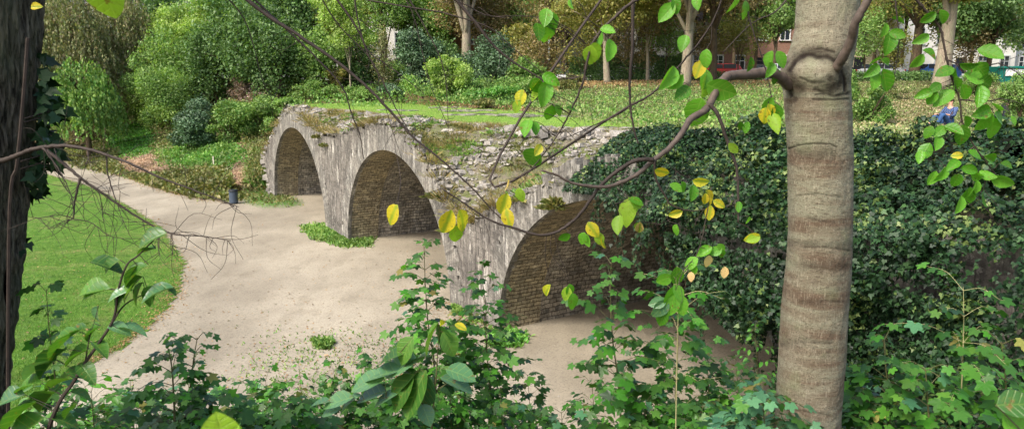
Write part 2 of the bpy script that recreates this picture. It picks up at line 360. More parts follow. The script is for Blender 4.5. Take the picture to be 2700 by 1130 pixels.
def stonemat(name, a, b, c, d, streak=1.0, uvbrick=False, bh=.16, bw=.42):
    m = NT(name); g = m.n('ShaderNodeNewGeometry'); rnd = g.outputs['Random Per Island']
    v = m.co((1, 1, 1)); n1 = m.noise(v, .8, 5, .6); n2 = m.noise(v, 14, 5, .75)
    st = m.noise(m.co((7.5, 7.5, .5)), 1.6, 6, .75, .2); wt = m.noise(m.co((3, 3, .6)), 1.1, 5, .7)
    col = m.mix(m.ramp(n1, [(.35, 0), (.65, 1)]), srgb(a), srgb(b))
    if not uvbrick: col = m.mix(1.0, col, m.ramp(rnd, [(0, .6), (.5, .85), (1, 1.0)]), 'MULTIPLY')
    col = m.mix(m.ramp(st, [(.46, 0), (.62, .85 * streak)]), col, srgb(c))
    col = m.mix(m.ramp(wt, [(.55, 0), (.68, .8 * streak)]), col, srgb(d))
    n3 = m.noise(v, 5.5, 6, .8); col = m.mix(m.ramp(n3, [(.5, 0), (.62, .55)]), col, srgb(c)); col = m.mix(m.ramp(n3, [(.33, .45), (.43, 0)]), col, srgb(d)); col = m.mix(m.ramp(n2, [(.5, 0), (.66, .6)]), col, srgb('#3a3530'))
    h = n2; nrm = None
    if uvbrick:
        tc = m.n('ShaderNodeTexCoord'); ds = m.n('ShaderNodeTexNoise'); ds.inputs['Scale'].default_value = 4.5; m.l(tc.outputs['UV'], ds.inputs['Vector'])
        ad = m.n('ShaderNodeVectorMath'); ad.operation = 'MULTIPLY_ADD'; m.l(ds.outputs['Color'], ad.inputs[0]); ad.inputs[1].default_value = (.13, .07, 0); m.l(tc.outputs['UV'], ad.inputs[2])
        bt = m.n('ShaderNodeTexBrick'); m.l(ad.outputs[0], bt.inputs['Vector']); bt.inputs['Scale'].default_value = 1
        bt.inputs['Brick Width'].default_value = bw; bt.inputs['Row Height'].default_value = bh; bt.inputs['Mortar Size'].default_value = .012; bt.inputs['Mortar Smooth'].default_value = .6; bt.inputs['Bias'].default_value = 0
        bt.inputs['Color1'].default_value = (.62, .62, .62, 1); bt.inputs['Color2'].default_value = (1.25, 1.2, 1.1, 1); bt.inputs['Mortar'].default_value = (.38, .36, .34, 1)
        col = m.mix(1.0, col, bt.outputs['Color'], 'MULTIPLY')
        inv = m.math('SUBTRACT', 1.0, bt.outputs['Fac'])
        nrm = m.bump(inv, 1.0, .05)
    m.pbr(col, .9, m.bump(h, .8, .03, nrm), .2); return m.m
M['ashlar'] = stonemat('weathered_ashlar', '#989187', '#78736c', '#4a4744', '#d8d2c6', .98)
M['vouss'] = stonemat('weathered_voussoirs', '#a29c91', '#838078', '#504d4a', '#dcd7cc', .9)
M['core'] = stonemat('mortar_and_core', '#857a68', '#6f6a60', '#4c4944', '#b5a98f', .6)
M['vault'] = stonemat('vault_brickwork', '#bdb193', '#a39a86', '#6a6354', '#d4ccb6', .8, True, .12, .3)
M['vault_rough'] = stonemat('rough_vault_stone', '#b8b3a9', '#99948b', '#5c5850', '#d4d0c6', .8, True, .14, .27)
M['backstone'] = stonemat('back_wall_stone', '#8a7f6c', '#756b5a', '#4a4338', '#9d927a', .6, True, .2, .45)
M['rub_ground'] = (lambda m: (m.pbr(m.mix(m.ramp(m.noise(m.co(), 2.2, 6, .75), [(.4, 0), (.6, 1)]), m.mix(m.noise(m.co(), 20, 4), srgb('#5c5449'), srgb('#a09683')), m.mix(m.noise(m.co(), 12, 4), srgb('#56643a'), srgb('#7d8050'))), .95,
        m.bump(m.noise(m.co(), 7, 6, .8), 1, .12), .15), m.m)[1])(NT('rubble_bed'))
M['rock'] = stonemat('rubble_stone', '#bcb6ab', '#9c968d', '#77726a', '#dcd6ca', .4)
M['slab'] = stonemat('paving_stone', '#aba598', '#989184', '#7a746a', '#beb7a8', .4)
M['bin'] = plain('bin_metal', '#4a5666', .45, .5, .3, .1)
M['bin_dark'] = plain('bin_dark', '#1c2025', .6)
M['asphalt'] = plain('asphalt', '#5a5a5a', .9, .2, 0, .2, 4)
M['w_white'] = plain('white_render', '#dcdad4', .85, .2, 0, .06, 1)
M['w_grey'] = plain('pale_grey_render', '#b9bdbf', .85, .2, 0, .08, 1)
M['w_cream'] = plain('cream_render', '#cdbf9f', .85, .2, 0, .08, 1)
def brickmat():
    m = NT('red_brick'); v = m.co((1, 1, 1)); bt = m.n('ShaderNodeTexBrick'); sp = m.n('ShaderNodeSeparateXYZ'); m.l(v, sp.inputs[0]); cb = m.n('ShaderNodeCombineXYZ')
    m.l(m.math('ADD', sp.outputs[0], sp.outputs[1]), cb.inputs[0]); m.l(sp.outputs[2], cb.inputs[1]); m.l(cb.outputs[0], bt.inputs['Vector'])
    bt.inputs['Scale'].default_value = 1; bt.inputs['Brick Width'].default_value = .22; bt.inputs['Row Height'].default_value = .075; bt.inputs['Mortar Size'].default_value = .008
    bt.inputs['Color1'].default_value = srgb('#9a6a52'); bt.inputs['Color2'].default_value = srgb('#84574a'); bt.inputs['Mortar'].default_value = srgb('#b0a492'); m.pbr(bt.outputs[0], .9); return m.m
M['w_brick'] = brickmat()
M['roof'] = plain('slate_roof', '#4d4a4d', .7)
M['glass'] = plain('window_glass', '#2c343b', .12, .6)
M['paintw'] = plain('white_paint', '#e6e6e2', .5)
M['tyre'] = plain('tyre_rubber', '#17171a', .85)
M['rim'] = plain('wheel_rim', '#9a9ca0', .35, .5, .7)
for n_, c_ in (('silver', '#aeb2b5'), ('white', '#e4e6e6'), ('red', '#a5322a'), ('black', '#1d2024'), ('bluecar', '#3f68a8')):
    M['car_' + n_] = plain('car_paint_' + n_, c_, .3, .5, 0, .03)
M['teal'] = plain('teal_steel', '#1d7a6c', .5); M['lamp'] = plain('lamp_lens', '#d8d2c0', .2); M['lamp_r'] = plain('tail_lamp_lens', '#9c1c16', .2)
M['skin'] = plain('skin', '#c99a80', .55, .3, 0, .05); M['hair'] = plain('hair', '#3a2a1e', .7)
M['jeans'] = plain('blue_denim', '#34527c', .85); M['navy'] = plain('navy_cloth', '#28344f', .85); M['blackc'] = plain('black_cloth', '#202228', .85); M['shoe'] = plain('white_shoe', '#dedcd6', .6)
M['post'] = plain('pale_wood', '#c9c2ae', .8)
def checkmat():
    m = NT('navy_check_cloth'); b = m.n('ShaderNodeTexChecker'); b.inputs['Scale'].default_value = 22; m.l(m.co(), b.inputs['Vector']); b.inputs['Color1'].default_value = srgb('#27324d'); b.inputs['Color2'].default_value = srgb('#51648c'); m.pbr(b.outputs[0], .85); return m.m
M['check'] = checkmat()
# ------------------------------------------------------------------ world, sun, camera
w = bpy.data.worlds.new('World'); S.world = w; w.use_nodes = True; t = w.node_tree; bg = t.nodes['Background']
sky = t.nodes.new('ShaderNodeTexSky'); sky.sky_type = 'NISHITA'; sky.sun_disc = False; SE, SR = math.radians(48), math.radians(228)
sky.sun_elevation = SE; sky.sun_rotation = SR; sky.air_density = 1.0; sky.dust_density = 4.0; sky.ozone_density = .6
t.links.new(sky.outputs[0], bg.inputs[0]); bg.inputs[1].default_value = .13
sd = bpy.data.lights.new('Sun', 'SUN'); sd.energy = 1.8; sd.angle = math.radians(14); sd.color = (1, .95, .88)
so = bpy.data.objects.new('Sun', sd); COL.objects.link(so)
dv = Vector((math.sin(SR) * math.cos(SE), math.cos(SR) * math.cos(SE), math.sin(SE)))
so.rotation_euler = dv.to_track_quat('Z', 'Y').to_euler(); so.location = (0, 0, 40)
cam = bpy.data.cameras.new('Camera'); co = bpy.data.objects.new('Camera', cam); COL.objects.link(co); S.camera = co
co.location = (0, 0, H); co.rotation_euler = (PI / 2 - TH, 0, 0); cam.sensor_width = 36; cam.lens = 36 * F / 2700; cam.clip_end = 1500; cam.clip_start = .05
cam.dof.use_dof = True; cam.dof.focus_distance = 14; cam.dof.aperture_fstop = 9
S.view_settings.view_transform = 'Standard'; S.view_settings.look = 'None'; S.view_settings.exposure = 1.2; S.view_settings.gamma = 1
S.cycles.max_bounces = 6; S.cycles.diffuse_bounces = 4; S.cycles.glossy_bounces = 2; S.cycles.transmission_bounces = 3; S.cycles.use_denoising = True
# ================================================================== SETTING
def build_terrain():
    xs = np.concatenate([np.arange(-300, -80, 6), np.arange(-80, 40, .5), np.arange(40, 300, 6)]); ys = np.concatenate([np.arange(-30, 0, 2), np.arange(0, 75, .5), np.arange(75, 140, 3), np.arange(140, 500, 20)])
    X, Y = np.meshgrid(xs, ys, indexing='ij'); Z = terr(X, Y)
    V = np.stack([X, Y, Z], -1).reshape(-1, 3)
    tag(link('ground', gridmesh(V, len(xs), len(ys)), M['earth']), kind='structure')
build_terrain()
def poly_in(poly, x, y):
    poly = np.asarray(poly, float); c = np.zeros(np.shape(x), bool); j = len(poly) - 1
    for i in range(len(poly)):
        xi, yi = poly[i]; xj, yj = poly[j]
        c ^= ((yi > y) != (yj > y)) & (x < (xj - xi) * (y - yi) / (yj - yi + 1e-12) + xi); j = i
    return c
# the dirt path / square in front of and under the arches
lawn_px = [(-330, 400), (-60, 415), (60, 430), (110, 455), (200, 480), (270, 508), (330, 540), (385, 572), (430, 610), (462, 650), (480, 690), (484, 725), (475, 760), (455, 795), (425, 830), (390, 865), (345, 900), (300, 930), (245, 955), (205, 985), (160, 1040), (60, 1120)]
lawn_w = [ground_pt(*p)[:2] for p in lawn_px]; lawn_w = spline(np.array(lawn_w), 6); lawn_w = np.vstack([lawn_w, [[-12, 11], [-60, 11], [-120, 60], [-90, 100]]])
def flat_patch(name, keepf, x0, x1, y0, y1, st, z, mat):
    xs = np.arange(x0, x1, st); ys = np.arange(y0, y1, st); X, Y = np.meshgrid(xs, ys, indexing='ij'); V = np.stack([X, Y, 0 * X + z], -1).reshape(-1, 3)
    return tag(link(name, gridmesh(V, len(xs), len(ys), keepf, False), mat), kind='structure')
def path_keep(c):
    s, u = SU(c[:, 0], c[:, 1]); wob = .35 * fbm(c * .9, 2, 3)
    front = (c[:, 1] < np.interp(c[:, 0], EX, EY) + wob - .1) | (s > -1)
    nearb = c[:, 1] > 10.6
    return front & nearb & (u < 8.9) & ~((s < -.3) & (u > -.2)) & (terr(c[:, 0], c[:, 1], False) < .1)
flat_patch('path', path_keep, -90, 24, 8, 110, .25, .012, M['dirt'])
flat_patch('lawn', lambda c: poly_in(lawn_w, c[:, 0] + .12 * fbm(c * 2, 2, 8), c[:, 1]), -60, -8, 11, 75, .2, .022, M['lawn'])
# ------------------------------------------------------------------ grass blades, litter
def blades(name, P, h, mat, label, cat, lean=.5, tm=BLA, wmul=1.0):
    n = len(P); ax = np.stack([R.normal(0, lean, n), R.normal(0, lean, n), np.ones(n)], -1); sz = h * R.uniform(.5, 1.3, n)
    me = leaves(tm, P, ax, rdir(n), sz); o = link(name, me, mat); return tag(o, label, cat, None, 'stuff')
def sample_px(poly, n):
    poly = np.asarray(poly, float); lo = poly.min(0); hi = poly.max(0); out = np.zeros((0, 2))
    while len(out) < n:
        q = R.uniform(lo, hi, (n * 2, 2)); out = np.vstack([out, q[poly_in(poly, q[:, 0], q[:, 1])]])
    return out[:n]
q = sample_px([(p[0], p[1]) for p in lawn_px[1:]] + [(-150, 1120)], 66000) + R.normal(0, 1, (66000, 2)) * [5, 3]; P = ground_pt(q[:, 0], q[:, 1], .02)
blades('grass', P, .085, M['blade'], 'short green mown grass of the lawn at left', 'grass', .6)
def ell_px(cx, cy, rx, ry, n=24): return [(cx + rx * math.cos(a), cy + ry * math.sin(a)) for a in np.linspace(0, 2 * PI, n, endpoint=False)]
# litter along lawn edge and path edge
pts = []
E1 = spline(np.array(lawn_px[3:21], float), 10)
for i in range(2600):
    p = E1[int(R.integers(0, len(E1)))]; w_ = .5 + 1.2 * (p[0] > 380) ; g = ground_pt(p[0], p[1]); pts.append([g[0] + R.normal(-.12, .16 * w_), g[1] + R.normal(0, .3), .035])
E2 = spline(np.stack([np.interp(np.linspace(-48, -16, 20), EX, EX), np.interp(np.linspace(-48, -16, 20), EX, EY)], -1), 4)
E2 = np.stack([np.linspace(-48, -16, 200), np.interp(np.linspace(-48, -16, 200), EX, EY)], -1)
for i in range(5000):
    p = E2[int(R.integers(0, 200))]; pts.append([p[0] + R.normal(0, .2), p[1] + R.normal(-.2, .45), .03])
P = np.array(pts); P = P[terr(P[:, 0], P[:, 1], False) < .05]; n = len(P)
q = sample_px([(700, 900), (900, 860), (1100, 900), (1250, 980), (1100, 1040), (720, 1010), (640, 960)], 350) + R.normal(0, 1, (350, 2)) * [50, 22]; P = np.vstack([P, ground_pt(q[:, 0], q[:, 1], .03)])
q = sample_px([(70, 560), (330, 570), (450, 680), (440, 790), (300, 900), (60, 950)], 420); P = np.vstack([P, ground_pt(q[:, 0], q[:, 1], .06)])
q = sample_px([(500, 540), (1150, 640), (1250, 900), (700, 1000), (300, 1100), (250, 960), (480, 800)], 700); P = np.vstack([P, ground_pt(q[:, 0], q[:, 1], .025)])
n = len(P)
tag(link('leaves', leaves(DIA, P, rdir(n) * [1, 1, .15], [0, 0, 1] + .4 * rdir(n), R.uniform(.04, .09, n)), M['litter']), 'brown fallen leaves strewn along the edges of the lawn and path', 'fallen leaves', None, 'stuff')
def stones():
    n = 2600; q = np.stack([R.uniform(-14, 12, n * 3), R.uniform(13, 45, n * 3)], -1); c = np.stack([q[:, 0], q[:, 1], 0 * q[:, 0]], -1); k = path_keep(c) & ~poly_in(lawn_w, c[:, 0], c[:, 1]); c = c[k][:n]; m = len(c); mb = MB()
    base = np.array([(0, 0, 1), (1, 0, 0), (0, 1, 0), (-1, 0, 0), (0, -1, 0)], float) * [1, 1, .6]; V = []; F_ = []
    for i in range(m): mb.add(base * R.uniform(.008, .026) * R.uniform(.6, 1.3, (5, 3)) + c[i] + [0, 0, .01], [(0, 1, 2), (0, 2, 3), (0, 3, 4), (0, 4, 1)])
    tag(mb.build('gravel', M['rock']), 'small loose stones scattered over the dirt square', 'gravel', None, 'stuff')
stones()
s = R.uniform(-1, 40, 5200); cu = np.abs(R.normal(0, .5, 5200)); P = B(s, -.05 - cu, .03); P = P[(~inel(s, 0 * s + .01, -.3)) | (R.uniform(size=5200) < .4)] if 'inel' in globals() else P[np.isin(np.arange(len(P)), np.where(((s > 10.6) & (s < 13.9)) | ((s > 24) & (s < 27)) | (s < .3))[0])]
tag(link('wall_foot_litter', leaves(DIA, P, rdir(len(P)) * [1, 1, .15], [0, 0, 1] + .4 * rdir(len(P)), R.uniform(.03, .09, len(P))), M['litter']), 'dry leaves drifted along the foot of the bridge wall', 'fallen leaves', None, 'stuff')
# weeds on the dirt
for poly, nn, lb in (([(795, 600), (850, 592), (925, 628), (985, 625), (975, 650), (905, 650), (830, 630)], 3200, 'low green weeds around the foot of the first bridge pier'),
                 ([(830, 895), (880, 895), (870, 920), (835, 918)], 350, 'small tuft of weeds alone on the dirt square'),
                 ([(640, 960), (730, 890), (900, 880), (1000, 900), (1150, 940), (1250, 1050), (700, 1060)], 1500, 'sparse green weeds at the near edge of the dirt square'),
                 ([(1290, 880), (1340, 870), (1390, 880), (1370, 915), (1290, 915)], 1100, 'bright weeds at the left foot of the nearest arch')):
    q = sample_px(poly, nn) + (R.normal(0, 1, (nn, 2)) * ([60, 26] if nn == 1500 else [6, 3])); P = ground_pt(q[:, 0], q[:, 1], .01)
    blades('weeds', P, .16 if nn != 1500 else .08, M['herb_mid'] if nn != 1100 else M['herb'], lb, 'weeds', .9, ELLN)
# ================================================================== BRIDGE
ARCH = [(5.45, 5.15, 4.42), (18.95, 5.05, 4.38), (32.2, 5.12, 4.42), (45.5, 5.1, 4.4)]
TS = np.array([-2.3, -1.9, -.8, .5, 2.5, 4.2, 5.5, 7.2, 9, 11, 13.5, 16.5, 18.2, 20, 21.6, 23.1, 23.9, 25.4, 27.4, 29.4, 31.2, 34, 62]); TZ = np.array([1.9, 2.3, 3.0, 3.6, 4.55, 5.15, 5.38, 5.3, 4.85, 4.5, 4.65, 5.15, 5.38, 5.35, 4.8, 3.9, 3.15, 2.8, 3.8, 4.45, 4.8, 5.1, 5.1])
ztop = lambda s: np.interp(s, TS, TZ)
sleft = lambda z: np.interp(z, [0, .9, 2.2, 3.0, 3.6, 4.6, 5.3], [-.35, -1.5, -1.95, -.8, .4, 2.4, 4.2])
uedge = lambda s: np.interp(s, [-3, 2.6, 5.4, 8, 12.6, 17.8, 21.8, 24.1, 25.6, 27, 62], [1.6, 1.2, .35, 1.7, 2.1, 2.0, 2.8, 3.1, 4.7, 5.5, 5.5])
def inel(s, z, g=0.0):
    o = np.zeros(np.shape(s), bool)
    for c, a, b in ARCH: o |= ((s - c) / (a + g)) ** 2 + (z / (b + g)) ** 2 < 1
    return o
bridge = empty('stone_bridge', (BO[0], BO[1], 0), 'long ruined grey stone bridge with three open arches and a grassed top', 'bridge')
OFF = -np.array([BO[0], BO[1], 0])
def badd(mb, V, Fs, uv=None): mb.add(V + OFF, Fs, uv)
# core behind the facing blocks
mb = MB(); ss = np.arange(-2.2, 60, .1)
lo = np.zeros_like(ss)
for c, a, b in ARCH: lo = np.maximum(lo, b * np.sqrt(np.clip(1 - ((ss - c) / a) ** 2, 0, None)))
zl = np.where(ss < -.35, np.interp(ss, [-2, -1.95, -1.5, -.35], [2.0, 2.0, .9, 0]), 0); lo = np.maximum(lo, zl); hi = ztop(ss)
V = []; Fs = []
for i in range(len(ss)):
    for k in range(5):
        V.append(B(ss[i], .13, lo[i] + (hi[i] - lo[i]) * k / 4))
for i in range(len(ss) - 1):
    if hi[i] > lo[i] and hi[i + 1] > lo[i + 1]:
        for k in range(4): Fs.append((i * 5 + k, (i + 1) * 5 + k, (i + 1) * 5 + k + 1, i * 5 + k + 1))
badd(mb, np.array(V), Fs); mb.build('wall_core', M['core'], bridge)
def block(mb, s0, s1, z0, z1, u0, u1, j=.012):
    P = np.array([[s, u, z] for u in (u0, u1) for z in (z0, z1) for s in (s0, s1)]); P[:, 0] += R.uniform(-j, j, 8); P[:, 2] += R.uniform(-j, j, 8); P[:4, 1] += R.uniform(-j, j, 4)
    badd(mb, B(P[:, 0], P[:, 1], P[:, 2]), [(0, 1, 3, 2), (4, 6, 7, 5), (0, 4, 5, 1), (2, 3, 7, 6), (0, 2, 6, 4), (1, 5, 7, 3)])
mb = MB(); z = 0.0
while z < 5.5:
    h = R.uniform(.14, .3); s = -2.4 + R.uniform(0, .3)
    while s < 42:
        L_ = R.uniform(.2, .6); cs, cz = s + L_ / 2, z + h / 2
        if cz < ztop(cs) - .02 + R.uniform(-.08, .08) and cs > sleft(cz) and not inel(cs, cz, .62): block(mb, s + .003, s + L_ - .003, z + .003, z + h - .003, R.uniform(-.012, .006), .25, .004)
        s += L_
    z += h
mb.build('facing', M['ashlar'], bridge)
# voussoir rings
for c, a, b in ARCH[:4]:
    mb = MB(); f = np.linspace(0, PI, 4000); x = c - a * np.cos(f); zz = b * np.sin(f); d = np.concatenate([[0], np.cumsum(np.hypot(np.diff(x), np.diff(zz)))]); p = 0.0
    while p < d[-1] - .02:
        w_ = R.uniform(.08, .16); q0 = np.interp([p + .003, min(p + w_, d[-1]) - .003], d, f); th = R.uniform(.62, 1.0); uo = R.uniform(-.016, -.012)
        P = []
        for u in (uo, .2):
            for r_ in (0.0, th):
                for k in q0:
                    nx, nz = -math.cos(k) / a, math.sin(k) / b; L_ = math.hypot(nx, nz); P.append((c - a * math.cos(k) + nx / L_ * r_, u, max(b * math.sin(k) + nz / L_ * r_, 0)))
        P = np.array(P); P[:, 0] += R.uniform(-.001, .001, 8); P[:, 2] += R.uniform(-.001, .001, 8)
        cs = P[2:4, 0].mean(); cz = P[2:4, 2].mean()
        badd(mb, B(P[:, 0], P[:, 1], P[:, 2]), [(0, 1, 3, 2), (4, 6, 7, 5), (0, 4, 5, 1), (2, 3, 7, 6), (0, 2, 6, 4), (1, 5, 7, 3)]); p += w_
    mb.build('arch_ring', M['vouss'], bridge)
# vaults and back walls
for c, a, b in ARCH:
    f = np.linspace(0, PI, 90); us = np.concatenate([np.linspace(.15, 1.6, 14), np.linspace(1.8, 8.8, 46)]); Fv, U = np.meshgrid(f, us, indexing='ij')
    g = .05 * fbm(np.stack([Fv * 9, U * 3, Fv * 0 + c], -1), 3, 4) * sm(U, 1.2, 1.8); rec = .03 * sm(U, 1.35, 1.45)
    Sx = c - (a + g + rec) * np.cos(Fv); Z = np.maximum((b + g + rec) * np.sin(Fv), -.02)
    V = B(Sx, U, Z).reshape(-1, 3) + OFF
    arc = np.concatenate([[0], np.cumsum(np.hypot(np.diff(c - a * np.cos(f)), np.diff(b * np.sin(f))))]); A, _ = np.meshgrid(arc, us, indexing='ij')
    uv = np.stack([U, A], -1).reshape(-1, 2)
    me = gridmesh(V, 90, 60, None, True, uv, lambda cc: ((cc - OFF - np.array([BO[0], BO[1], 0])) @ np.array([BN[0], BN[1], 0]) > 1.4).astype(int))
    link('vault', me, [M['vault'], M['vault_rough']], bridge)
    f = np.linspace(0, PI, 40); k = B(c - a * np.cos(f), 8.7 + 0 * f, b * np.sin(f)) + OFF; V = np.vstack([B(c, 8.7, 0)[None] + OFF, k])
    link('back_wall', mesh(V, [(0, i + 1, i + 2) for i in range(39)], uv=np.vstack([[c, 0], np.stack([c - a * np.cos(f), b * np.sin(f)], -1)])), M['backstone'], bridge)
# rubble slope from wall head up to the deck
s_ = np.arange(-2.6, 60, .12); v_ = np.linspace(0, 1, 34); SS, VV = np.meshgrid(s_, v_, indexing='ij')
def rub(SS, VV):
    UE = uedge(SS); ZT = ztop(SS) - .03; u = .15 + (UE - .15) * VV; zz = ZT + (5.32 - ZT) * (VV ** .85)
    nn = fbm(np.stack([SS * 1.3, u * 1.7, SS * 0], -1), 3, 21); e = np.sin(np.clip(VV, 0, 1) * PI) ** .5
    return B(SS, u + .12 * nn * e, zz + .17 * nn * e)
V = rub(SS, VV).reshape(-1, 3) + OFF; link('rubble_slope', gridmesh(V, len(s_), len(v_)), M['rub_ground'], bridge)
def rocks(n, posf, smin, smax, flat=.45):
    mb = MB(); base = np.array([(x, y, z) for x in (-1, 1) for y in (-1, 1) for z in (-1, 1)], float); base = base / 2
    Fs = [(0, 1, 3, 2), (4, 6, 7, 5), (0, 4, 5, 1), (2, 3, 7, 6), (0, 2, 6, 4), (1, 5, 7, 3)]
    for i in range(n):
        c = posf(); sz = smin * (smax / smin) ** R.uniform(0, 1) ** 1.8
        P = base * [sz * R.uniform(.8, 1.6), sz, sz * R.uniform(flat * .6, flat * 1.5)] * R.uniform(.6, 1.15, (8, 3)); a = R.uniform(0, 2 * PI); e = R.normal(0, .35)
        ca, sa = math.cos(a), math.sin(a); ce, se = math.cos(e), math.sin(e); P = np.stack([P[:, 0], P[:, 1] * ce - P[:, 2] * se, P[:, 1] * se + P[:, 2] * ce], -1)
        P = np.stack([P[:, 0] * ca - P[:, 1] * sa, P[:, 0] * sa + P[:, 1] * ca, P[:, 2]], -1); mb.add(P + c, Fs)
    return mb
def rubpos():
    while 1:
        s = R.uniform(-2, 36); v = R.uniform(0, 1)
        if s < 5 and R.uniform() < .4: continue
        if vnoise(np.array([s * .8, v * 2, 3.])) > -.35: return rub(np.array(s), np.array(v)) + OFF + [0, 0, .02]
o = rocks(7000, rubpos, .05, .28).build('rubble', M['rock'], bridge); tag(o, kind='stuff')
def wallhead():
    s = R.uniform(-2, 33); return B(s, R.uniform(.0, .3), ztop(s) + R.uniform(-.05, .06)) + OFF
tag(rocks(650, wallhead, .1, .3, .6).build('wall_head_stones', M['vouss'], bridge), kind='stuff')
def deckline():
    s = R.choice([R.uniform(20.5, 24.5), R.uniform(8, 14), R.uniform(24.5, 31)]); return B(s, uedge(s) + R.normal(-.1, .12), 5.28 + R.uniform(-.1, .05)) + OFF
tag(rocks(330, deckline, .14, .42, .6).build('edge_stones', M['rock'], bridge), kind='stuff')
def abut():
    z = R.uniform(0, 3.3); return B(sleft(z) + R.normal(-.2, .18), R.uniform(.0, 1.2), z) + OFF
tag(rocks(260, abut, .12, .4, .7).build('abutment_stones', M['rock'], bridge), kind='stuff')
# deck
s_ = np.arange(-3.4, 60, .3); v_ = np.linspace(0, 1, 30); SS, VV = np.meshgrid(s_, v_, indexing='ij'); U = uedge(SS) + (9.6 - uedge(SS)) * VV
V = B(SS, U, 5.31 + .03 * fbm(np.stack([SS, U, 0 * SS], -1), 2, 2)).reshape(-1, 3) + OFF
link('deck', gridmesh(V, len(s_), len(v_)), M['deckgrass'], bridge)
mb = MB()
for x0, x1, y, hh in ((1140, 1235, 284, 4), (1165, 1300, 292, 5), (1190, 1400, 303, 3), (1350, 1520, 307, 3), (1010, 1090, 291, 3), (1440, 1760, 340, 9)):
    for x in np.arange(x0, x1, 13):
        g = ground_pt(x, y + R.uniform(-hh, hh) * .5, 5.33); mb.box([g[0], g[1], 5.34] + OFF, (R.uniform(.3, .7), R.uniform(.3, .6), .05), R.uniform(-.3, .3) - 1.03)
tag(mb.build('paving', M['slab'], bridge), 'flush grey paving slabs let into the grass on top')
n = 26000; s = R.uniform(-2.5, 42, n); u = uedge(s) + R.uniform(0, 1, n) * (9.6 - uedge(s)); P = B(s, u, 5.32)
tag(link('deck_grass', leaves(BLA, P + OFF, np.stack([R.normal(0, .6, n), R.normal(0, .6, n), np.ones(n)], -1), rdir(n), R.uniform(.05, .12, n)), M['blade_deck'], bridge), kind='stuff')
# plants growing on the ruin
def tufts(name, cen, nper, rad, h, mat, lean=.55, tm=BLA):
    P = []; A = []; Sz = []
    for c in cen:
        k = int(nper * R.uniform(.5, 1.4)); rr = rad * R.uniform(.5, 1.4); d = R.normal(0, rr, (k, 2)); P.append(np.stack([c[0] + d[:, 0], c[1] + d[:, 1], c[2] + 0 * d[:, 0]], -1))
        A.append(np.stack([d[:, 0] / rr * lean, d[:, 1] / rr * lean, np.ones(k)], -1)); Sz.append(h * R.uniform(.5, 1.2, k))
    P = np.vstack(P); me = leaves(tm, P, np.vstack(A), rdir(len(P)), np.concatenate(Sz)); o = link(name, me, mat, bridge); return tag(o, kind='stuff')
def rsel(n, s0, s1, v0=0, v1=1, thr=0.0, seed=0):
    out = []
    while len(out) < n:
        s = R.uniform(s0, s1); v = R.uniform(v0, v1)
        if vnoise(np.array([s * 1.1, v * 3, seed + .5])) > thr: out.append(rub(np.array(s), np.array(v)) + OFF)
    return out
tufts('dry_grass', rsel(480, 4, 34, 0, 1, .05, 1), 34, .15, .19, M['dry'])
tufts('moss_and_herbs', rsel(700, 8, 34, 0, 1, 0, 7), 30, .16, .09, M['olive'], .9, ELLN)
tufts('green_herbs', rsel(240, 8, 30, 0, 1, .15, 12), 30, .16, .13, M['herb_mid'], .9, ELLN)
tufts('wall_head_grass', [B(s, R.uniform(-.02, .35), ztop(s)) + OFF for s in list(R.uniform(7.5, 13.5, 30)) + list(R.uniform(16, 18, 8)) + list(R.uniform(22, 27, 30)) + list(R.uniform(-2, 4, 14))], 60, .17, .32, M['dry'], .9)
tufts('wall_plants', [B(s, -.05, ztop(s) - R.uniform(.1, .8)) + OFF for s in (10.2, 11.1, 11.4, 23.2, 23.5, 24.2, 24.6, 28.2, 29.8, 29.9)], 90, .12, .2, M['olive'], 1.5, ELLN)
tufts('wall_foot_weeds', [B(s, R.uniform(-.3, 0), .02) + OFF for s in list(R.uniform(10.6, 13.8, 26)) + list(R.uniform(24, 27, 14))], 40, .12, .14, M['herb_mid'], 1.0, ELLN)
tufts('edge_grass', [B(s, uedge(s) + R.uniform(-.2, .1), 5.3) + OFF for s in list(R.uniform(2, 20, 70)) + list(R.uniform(22, 33, 35))], 40, .14, .2, M['dry'], .8)
def crown_pts(n, c, r, k=14, shell=.55, seed=0):
    """leaf positions in clumps spread through an ellipsoid"""
    cc = rdir(k) * (R.uniform(0, 1, (k, 1)) ** .4) * .72; k = int(k * 1.9); cc = rdir(k) * (R.uniform(0, 1, (k, 1)) ** .4) * .84; cr = R.uniform(.15, .42, k); i = R.choice(k, n, p=cr ** 2 / (cr ** 2).sum())
    d = rdir(n); rad = R.uniform(shell ** 3, 1, n) ** (1 / 3)
    P = (cc[i] + d * (rad * np.where(R.uniform(size=n) < .14, R.uniform(1, 1.6, n), 1))[:, None] * cr[i][:, None]); P = P * (1 + .1 * vnoise(P * 3 + k)[:, None]); P = P * np.asarray(r) + np.asarray(c); return P, norm(d + [0, 0, .3])
